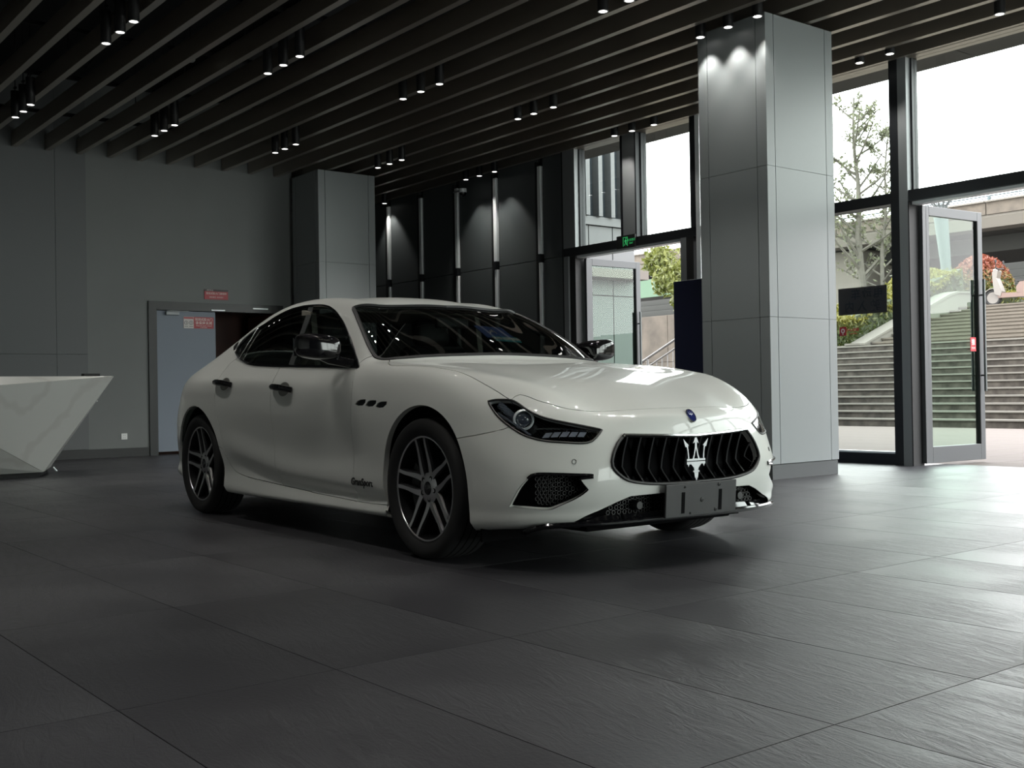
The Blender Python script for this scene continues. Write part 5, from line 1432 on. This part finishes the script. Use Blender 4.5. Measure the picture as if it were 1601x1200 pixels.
# headlights
hl = paired('headlight', 'headlight', M_lamp, off=0, flange=0, gap=.0015)
cavity('lamp_housing', 'headlight', (-.085, -.055, 0), M_pblack, whole_=False, parent=hl)
sides('lamp_bezel', lambda b: b.tube(offline('headlight', -.001), .0055, 6, closed=True), M_blk, hl)
PJ, PN = surf((2.157, .787, .699)); fw = Vector((.80, .58, -.02)).normalized()
PJ = PJ - fw * .035
Mj = Matrix((Vector((fw.y, -fw.x, 0)).normalized(), fw.cross(Vector((fw.y, -fw.x, 0)).normalized()), fw)).transposed().to_4x4(); Mj.translation = PJ
def put(b, prof, n=24, M=Mj, closed=False):
    t = MB().lathe(prof, n, closed=closed); b.add([tuple(M @ Vector(v)) for v in t.v], t.f)
sides('projector_ring', lambda b: put(b, [(.038, .006), (.042, .014), (.049, .008), (.049, -.03), (.038, -.03)], closed=True), M_alult, hl)
sides('projector_lens', lambda b: put(b, [(.0001, .014), (.015, .012), (.027, .006), (.036, -.006), (.036, -.02)]), mat('projector_glass', srgb(60, 66, 76), .04, coat=1), hl)
def refl(b):
    pts = []
    for t in np.linspace(0, 1, 9):
        p = Vector((1.99, .83, .772)).lerp(Vector((2.12, .805, .678)), t); q, n_ = surf(p); pts.append(q - n_ * (.03 + .01 * math.sin(t * 3)))
    for i in range(8):
        a, c = pts[i], pts[i + 1]; d = Vector((.02, -.010, .028))
        b.add([a, c, c + d, a + d], [(0, 1, 2, 3)])
sides('lamp_reflector', refl, mat('lamp_silver', srgb(120, 126, 136), .2, metal=.8), hl, smooth=True)
def strips(b):
    for k in range(5):
        t0 = k / 5.2
        p0 = Vector((2.235, .745, .618)).lerp(Vector((2.362, .575, .622)), t0); p1 = Vector((2.235, .745, .618)).lerp(Vector((2.362, .575, .622)), t0 + .155)
        q = []
        for p, dz in ((p0, 0), (p1, 0), (p1, .026), (p0, .026)):
            s_, n_ = surf(p + Vector((0, 0, dz))); q.append(s_ - n_ * .022)
        q[2] += Vector((.02, -.02, 0)) * .6; q[3] += Vector((.02, -.02, 0)) * .6
        b.add(q, [(0, 1, 2, 3)])
sides('running_light', strips, mat('lamp_grey', srgb(150, 154, 164), .25, metal=.3), hl, smooth=False)
sides('lamp_bar', lambda b: b.tube([tuple(s_ - n_ * .012) for s_, n_ in (surf(Vector((2.20, .755, .655)).lerp(Vector((2.37, .535, .642)), t)) for t in np.linspace(0, 1, 8))], .004, 6), M_dchrome, hl)
MB()
sides('side_marker', lambda b: b.tube([tuple(s_ - n_ * .014) for s_, n_ in (surf(Vector((2.02, .842, .735)).lerp(Vector((2.20, .785, .632)), t)) for t in np.linspace(0, 1, 8))], .006, 6), mat('lamp_silver', srgb(120, 126, 136), .2, metal=.8), hl)

# number plate blank
pl = tag(MB().bevbox(-.006, .006, -.237, .237, -.078, .078, .003).build('number_plate_blank', M_plate, CAR), None)
pl.location = (2.505, .0, .308); pl.rotation_euler = (0, R(4), 0)
sl_ = MB()
for s in (-1, 1): sl_.box(.0062, .0072, s * .125 - .011, s * .125 + .011, -.062, .038)
sl_.build('plate_slot', M_cav, pl)
kn = MB()
for (y, z, r) in ((0, -.005, .009), (-.115, .062, .005), (.115, .062, .008), (-.075, -.064, .005), (.095, -.058, .007)):
    kn.lathe([(.0001, .0085), (r * .5, .0085), (r * .6, .0105), (r, .0095), (r * 1.3, .006)], 14, 'x', (0, y, z))
kn.build('plate_screw', M_blk, pl, smooth=True)

# lower lip in gloss black running under the bumper
def lipline(off, dz): return [(p[0] + off * .9, p[1] + off * (p[1] / .9), p[2] + dz) for p in LINES['splitter'] if p[1] < .86]
l1 = lipline(.016, -.004)
MB().tube([(a, b, c) for a, b, c in l1][:-1] + [(a, -b, c) for a, b, c in l1[::-1]], .013, 8).build('splitter_lip', M_pblack, split, smooth=True)
sides('air_deflector', lambda b: b.prism([(1.93, .62), (1.93, .88), (1.945, .88), (1.945, .62)], .125, .20, 'z'), M_cav)

# door handles and mirrors
def handle(p0, p1):
    def fn(b):
        a, n0 = surf(p0); c, n1 = surf(p1); n = (n0 + n1).normalized(); t = (c - a).normalized()
        pts = [a + n0 * .004, a + t * .02 + n * .024, a.lerp(c, .35) + n * .034, a.lerp(c, .7) + n * .034, c - t * .02 + n * .024, c + n1 * .004]
        sm = smooth_line(pts, False, .01); m_ = len(sm)
        b.tube(sm, [.0175 + .004 * math.sin(math.pi * i / (m_ - 1)) for i in range(m_)], 10)
        b.v = [(x, y, z) for x, y, z in b.v]
    return fn
def cup(p):
    def fn(b):
        q, n = surf(p); u = Vector((1, 0, 0)); w = n.cross(u).normalized(); u = w.cross(n)
        M = Matrix((u, w, n)).transposed().to_4x4(); M.translation = q
        t = MB().lathe([(.0001, -.0), (.5, .0005), (.85, .0015), (1, .0022), (1.06, .001)], 26); b.add([tuple(M @ Vector((x * .072, y * .042, z))) for x, y, z in t.v], t.f)
    return fn
M_cup = mat('handle_recess', srgb(96, 96, 92), .3, coat=.6)
sides('handle_recess', cup((-.06, .943, .868)), M_cup, fdoor); sides('door_handle', handle((-.205, .943, .881), (.055, .943, .861)), M_pblack, fdoor)
sides('handle_recess', cup((-.955, .965, .915)), M_cup, rdoor); sides('door_handle', handle((-1.10, .965, .925), (-.84, .96, .906)), M_pblack, rdoor)
def mirror_body(b):
    bm = bmesh.new(); bmesh.ops.create_cube(bm, size=1)
    bmesh.ops.subdivide_edges(bm, edges=list(bm.edges), cuts=1, use_grid_fill=True)
    for v in bm.verts:
        x, y, z = v.co * 2
        X = .098 * x * (1 - .25 * y) + .015 * y; Y = .12 * y; Z = .074 * z * (1 - .12 * abs(y)) + .012 * y
        v.co = Vector((.580 + X - .02 * (y > .5), 1.035 + Y, 1.098 + Z))
    me = bpy.data.meshes.new('tmp'); bm.to_mesh(me); bm.free()
    V = np.array([v.co for v in me.vertices]); Q = np.array([list(p.vertices) for p in me.polygons]); bpy.data.meshes.remove(me)
    V, Q, _ = subdiv(V, Q, np.zeros((len(V), 2)), 2)
    b.add([tuple(v) for v in V], Q.tolist())
mc = sides('door_mirror', mirror_body, M_pblack, fdoor, smooth='all')
sides('mirror_arm', lambda b: b.tube([(.665, .855, 1.0), (.64, .905, 1.012), (.60, .97, 1.03), (.59, 1.02, 1.045)], [.028, .026, .03, .022], 10), M_pblack, fdoor)
sides('mirror_glass', lambda b: b.box(.474, .482, .94, 1.13, 1.05, 1.15), mat('mirror_silver', (.7, .72, .74, 1), .03, metal=1), mc)
sides('quarter_trim', lambda b: b.add([(.745, .874, .982), (.66, .838, 1.036), (.60, .822, 1.07), (.585, .872, .99)], [(0, 1, 2, 3)]), M_pblack, fdoor)
# lettering on the door
q0, n0 = surf((.885, .925, .35)); 
for s, dpar in ((1, fdoor[0]), (-1, fdoor[1])):
    o_ = Vector((.885, s * (q0.y + .003), .350)); 
    text('door_lettering', 'GranSport', .056, M_blk, frame(o_, (-s, 0, 0), (0, -s * n0.z * -1, 1)), dpar, extrude=.0012, bold=.0012)

# wheels
def make_wheel():
    w = empty('wheel', (0, 0, 0))
    w.empty_display_size = .05
    T = .1225
    tp_ = [(.262, -.092), (.275, -.108), (.300, -.120), (.325, -.1215), (.341, -.112), (.3495, -.098), (.352, -.07), (.3525, 0), (.352, .07), (.3495, .098), (.341, .112), (.325, .1215), (.300, .120), (.275, .108), (.262, .092)]
    ty_ = MB().lathe(tp_, 64, 'y').build('tyre', M_rubber, w, smooth='all')
    g = MB()
    for yy in (-.06, -.02, .02, .06): g.lathe([(.3526, yy - .004), (.3532, yy - .003), (.3532, yy + .003), (.3526, yy + .004)], 48, 'y')
    g.build('tread_groove', M_cav, ty_)
    # barrel: outer face on -y
    rb = MB(); rb.cur = 0
    rb.lathe([(.2625, -.100), (.2555, -.100), (.2535, -.096)], 64, 'y')
    rb.cur = 1
    rb.lathe([(.266, -.094), (.2675, -.102), (.2625, -.100)], 64, 'y'); rb.lathe([(.2535, -.096), (.246, -.06), (.232, .0), (.235, .09), (.262, .095)], 64, 'y')
    rim = rb.build('rim', [M_mach, M_rimdk], w, smooth=50)
    for k in range(5):
        gm = R(99 + 72 * k)
        for s in (-1, 1):
            pts = []
            for t in np.linspace(0, 1, 9):
                r = .072 + (.258 - .072) * t
                da = 30 * (1 - t) ** 2.2 * 1.0 + 9.2 * (1 - (1 - t) ** 2.2)
                a = gm + s * R(da); pts.append((r * math.cos(a), r * math.sin(a), -.076 - .022 * t ** 1.2))
            sp = MB(); n_ = len(pts)
            vs = []
            for i, (x, z, y) in enumerate(pts):
                i0, i1 = max(0, i - 1), min(n_ - 1, i + 1); tx_, tz_ = pts[i1][0] - pts[i0][0], pts[i1][1] - pts[i0][1]; l = math.hypot(tx_, tz_); nx, nz = -tz_ / l, tx_ / l
                t = i / (n_ - 1); hw = .0155 - .0065 * min(1, t * 1.6); hb = hw + .006
                vs += [(x + nx * hw, y, z + nz * hw), (x - nx * hw, y, z - nz * hw), (x - nx * hb, y + .012, z - nz * hb), (x - nx * hb, y + .05, z - nz * hb), (x + nx * hb, y + .05, z + nz * hb), (x + nx * hb, y + .012, z + nz * hb)]
            for i in range(n_ - 1):
                for j in range(6):
                    sp.cur = 0 if j == 0 else 1
                    sp.add([], []); sp.f.append((6 * i + j, 6 * i + (j + 1) % 6, 6 * (i + 1) + (j + 1) % 6, 6 * (i + 1) + j)); sp.mi.append(sp.cur)
            sp.v = vs; sp.f += [(0, 1, 2, 3, 4, 5), tuple(6 * (n_ - 1) + j for j in (5, 4, 3, 2, 1, 0))]; sp.mi += [1, 1]
            sp.build('spoke', [M_mach, M_rimdk], rim)
    hb_ = MB(); hb_.cur = 0
    hb_.lathe([(.078, -.071), (.060, -.077), (.034, -.078)], 40, 'y'); hb_.cur = 1; hb_.lathe([(.078, -.071), (.088, -.03), (.088, .0)], 40, 'y')
    hb_.build('hub', [M_mach, M_rimdk], rim, smooth=40)
    bt = MB()
    for k in range(5):
        a = R(99 + 36 + 72 * k); bt.lathe([(.0001, -.0765), (.0125, -.0775), (.0135, -.0755)], 14, 'y', (.055 * math.cos(a), 0, .055 * math.sin(a)))
    bt.build('lug_recess', M_cav, rim)
    MB().lathe([(.0001, -.083), (.026, -.082), (.033, -.077), (.034, -.07)], 28, 'y').build('centre_cap', M_pblack, rim, smooth=True)
    tr_ = MB()
    for poly in ([(-.012, -.003), (.012, -.003), (.012, .001), (-.012, .001)], [(-.002, .001), (.002, .001), (.0, .02)], [(-.012, .001), (-.0085, .001), (-.014, .015)], [(.0085, .001), (.012, .001), (.014, .015)], [(-.003, -.003), (.003, -.003), (.0, -.017)]):
        tr_.add([(a, -.0835, b) for a, b in poly], [tuple(range(len(poly)))])
    tr_.build('cap_trident', M_dchrome, rim)
    MB().lathe([(.0001, -.02), (.175, -.02), (.18, -.015), (.18, .01), (.0001, .01)], 40, 'y').build('brake_disc', mat('brake_steel', srgb(58, 58, 60), .35, metal=.8), w, smooth=40)
    MB().prism([(.13 * math.cos(a), .13 * math.sin(a)) for a in np.linspace(2.5, 3.8, 8)] + [(.205 * math.cos(a), .205 * math.sin(a)) for a in np.linspace(3.8, 2.5, 8)], -.045, .02, 'y').build('brake_caliper', M_blk, w)
    return w
W0 = make_wheel()
def wheel_at(x, s):
    global W0
    w = W0 if W0.parent is None else None
    if w is None:
        w = W0.copy(); COL.objects.link(w)
        for ch in list(W0.children):
            c = dup(ch, w)
            for g_ in list(ch.children): dup(g_, c)
    w.parent = CAR
    w.location = (x, s * .822, .353); w.rotation_euler = (0, 0, math.pi if s > 0 else 0)
WH = [(1.503, -1), (1.503, 1), (-1.502, -1), (-1.502, 1)]
for x, s in WH: wheel_at(x, s)

# wheel housings, underbody, dark cabin
for x in (1.515, -1.475):
    def liner(b, x=x):
        n = 26; vs = []; r1 = .40
        for i in range(n + 1):
            a = math.pi * i / n
            for y in (.915, .50): vs.append((x + (r1 + .012) * math.cos(a), y, .352 + (r1 + .018) * math.sin(a)))
        fs = [(2 * i, 2 * i + 1, 2 * i + 3, 2 * i + 2) for i in range(n)]
        c = len(vs); vs += [(x + (r1 + .012), .50, .24), (x - (r1 + .012), .50, .24), (x + r1 + .012, .90, .24), (x - r1 - .012, .90, .24)]
        fs += [tuple([2 * i + 1 for i in range(n + 1)] + [c + 1, c])]
        fs += [(0, 1, c, c + 2), (2 * n, 2 * n + 1, c + 1, c + 3)]
        b.add(vs, fs)
    sides('wheel_housing', liner, M_cav, smooth=False)
MB().bevbox(-2.30, 2.24, -.49, .49, .165, .24, .01).bevbox(-1.03, 1.08, -.86, .86, .175, .23, .01).build('underbody', M_cav, CAR)
M_trim = mat('dark_leather', srgb(34, 33, 33), .55); M_beige = mat('pale_headlining', srgb(150, 146, 136), .8)
cab = MB().box(-1.35, 1.0, -.80, .80, .30, .42).box(.92, 1.0, -.80, .80, .42, .93).build('cabin_floor', M_blk, CAR)
MB().prism([(.55, .93), (.70, .985), (.90, .99), (1.0, .93), (.95, .70), (.66, .70)], -.74, .74, 'y').build('dashboard', M_blk, CAR)
def seat(x, y, wdt=.52, back=.62):
    s_ = MB().bevbox(x - .28, x + .26, y - wdt / 2, y + wdt / 2, .42, .60, .06).build('car_seat', M_trim, CAR, smooth=50)
    bk = MB().bevbox(-.07, .07, -wdt / 2, wdt / 2, 0, back, .05).build('seat_back', M_trim, s_, smooth=50); bk.location = (x - .26, y, .56); bk.rotation_euler = (0, R(-16), 0)
    h = MB().bevbox(-.05, .05, -.14, .14, 0, .19, .04).build('head_rest', M_trim, s_, smooth=50); h.location = (x - .26 - (back + .01) * .276, y, .56 + (back + .01) * .962); h.rotation_euler = (0, R(-10), 0)
seat(-.02, -.38); seat(-.02, .38)
rs = MB().bevbox(-1.22, -.72, -.66, .66, .42, .58, .06).build('rear_seat', M_trim, CAR, smooth=50)
bk = MB().bevbox(-.07, .07, -.66, .66, 0, .60, .05).build('rear_seat_back', M_trim, rs, smooth=50); bk.location = (-1.2, 0, .54); bk.rotation_euler = (0, R(-22), 0)
sw = MB().tube([(0, .185 * math.cos(a), .185 * math.sin(a)) for a in np.linspace(0, 2 * math.pi, 33)[:-1]], .016, 8, closed=True).bevbox(-.03, .02, -.06, .06, -.06, .05, .02).box(-.01, .005, -.18, .18, -.02, .015).build('steering_wheel', M_blk, CAR, smooth=50)
sw.location = (.50, .38, .92); sw.rotation_euler = (0, R(-22), 0)
MB().bevbox(-.01, .012, -.012, .012, -.016, .016, .004).build('wheel_badge', M_chrome, sw, loc=(-.0, 0, .0))
MB().bevbox(.36, .40, -.12, .12, 1.235, 1.30, .012).build('rear_view_mirror', M_blk, CAR)
sides('pillar_lining', lambda b: b.prism([(-.40, .98), (-.20, .98), (-.255, 1.36), (-.38, 1.38)], .62, .66, 'y') , M_beige, smooth=False)
MB().box(-.95, -.05, -.50, .50, 1.355, 1.365).build('headlining', M_beige, CAR)
# navy sheet with a pale squiggle and teal strip, set behind the windscreen
def behind(p, n_off, w, h, d, name, m, lab):
    q, n = surf(p); q = Vector((q.x, q.y, q.z)); y = Vector((0, 1, 0)); z = n.cross(y).normalized(); z = z if z.z > 0 else -z; y = z.cross(n).normalized()
    M = Matrix((n, y, z)).transposed().to_4x4(); M.translation = q - n * n_off
    o = tag(MB().box(-d, 0, -w / 2, w / 2, -h / 2, h / 2).build(name, m, None), lab, 'card'); o.matrix_world = CAR.matrix_basis @ M
    return o
nc = behind((.60, .19, 1.235), .035, .22, .17, .004, 'windscreen_sheet', mat('navy_sheet', srgb(66, 88, 150), .5), 'navy sheet with a pale mark set behind the windscreen')
MB().tube([(.001, -.05, -.03), (.001, -.035, -.005), (.001, -.03, .02), (.001, -.02, -.01), (.001, -.012, .03), (.001, .0, .015), (.001, .004, -.02)], .0035, 5).build('sheet_mark', M_print, nc)
text('sheet_lettering', 'TEST DRIVE', .018, M_print, frame((.001, .055, .012), (0, 1, 0), (0, 0, 1)), nc) if False else None
tc_ = behind((.70, .20, 1.170), .022, .20, .062, .003, 'windscreen_strip', mat('teal_strip', srgb(70, 150, 158), .5), 'teal strip with pale characters set behind the windscreen')
text('notice_lettering', '试乘试驾预约', .036, M_print, frame((.0008, 0, 0), (0, 1, 0), (0, 0, 1)), tc_, bold=.0008)
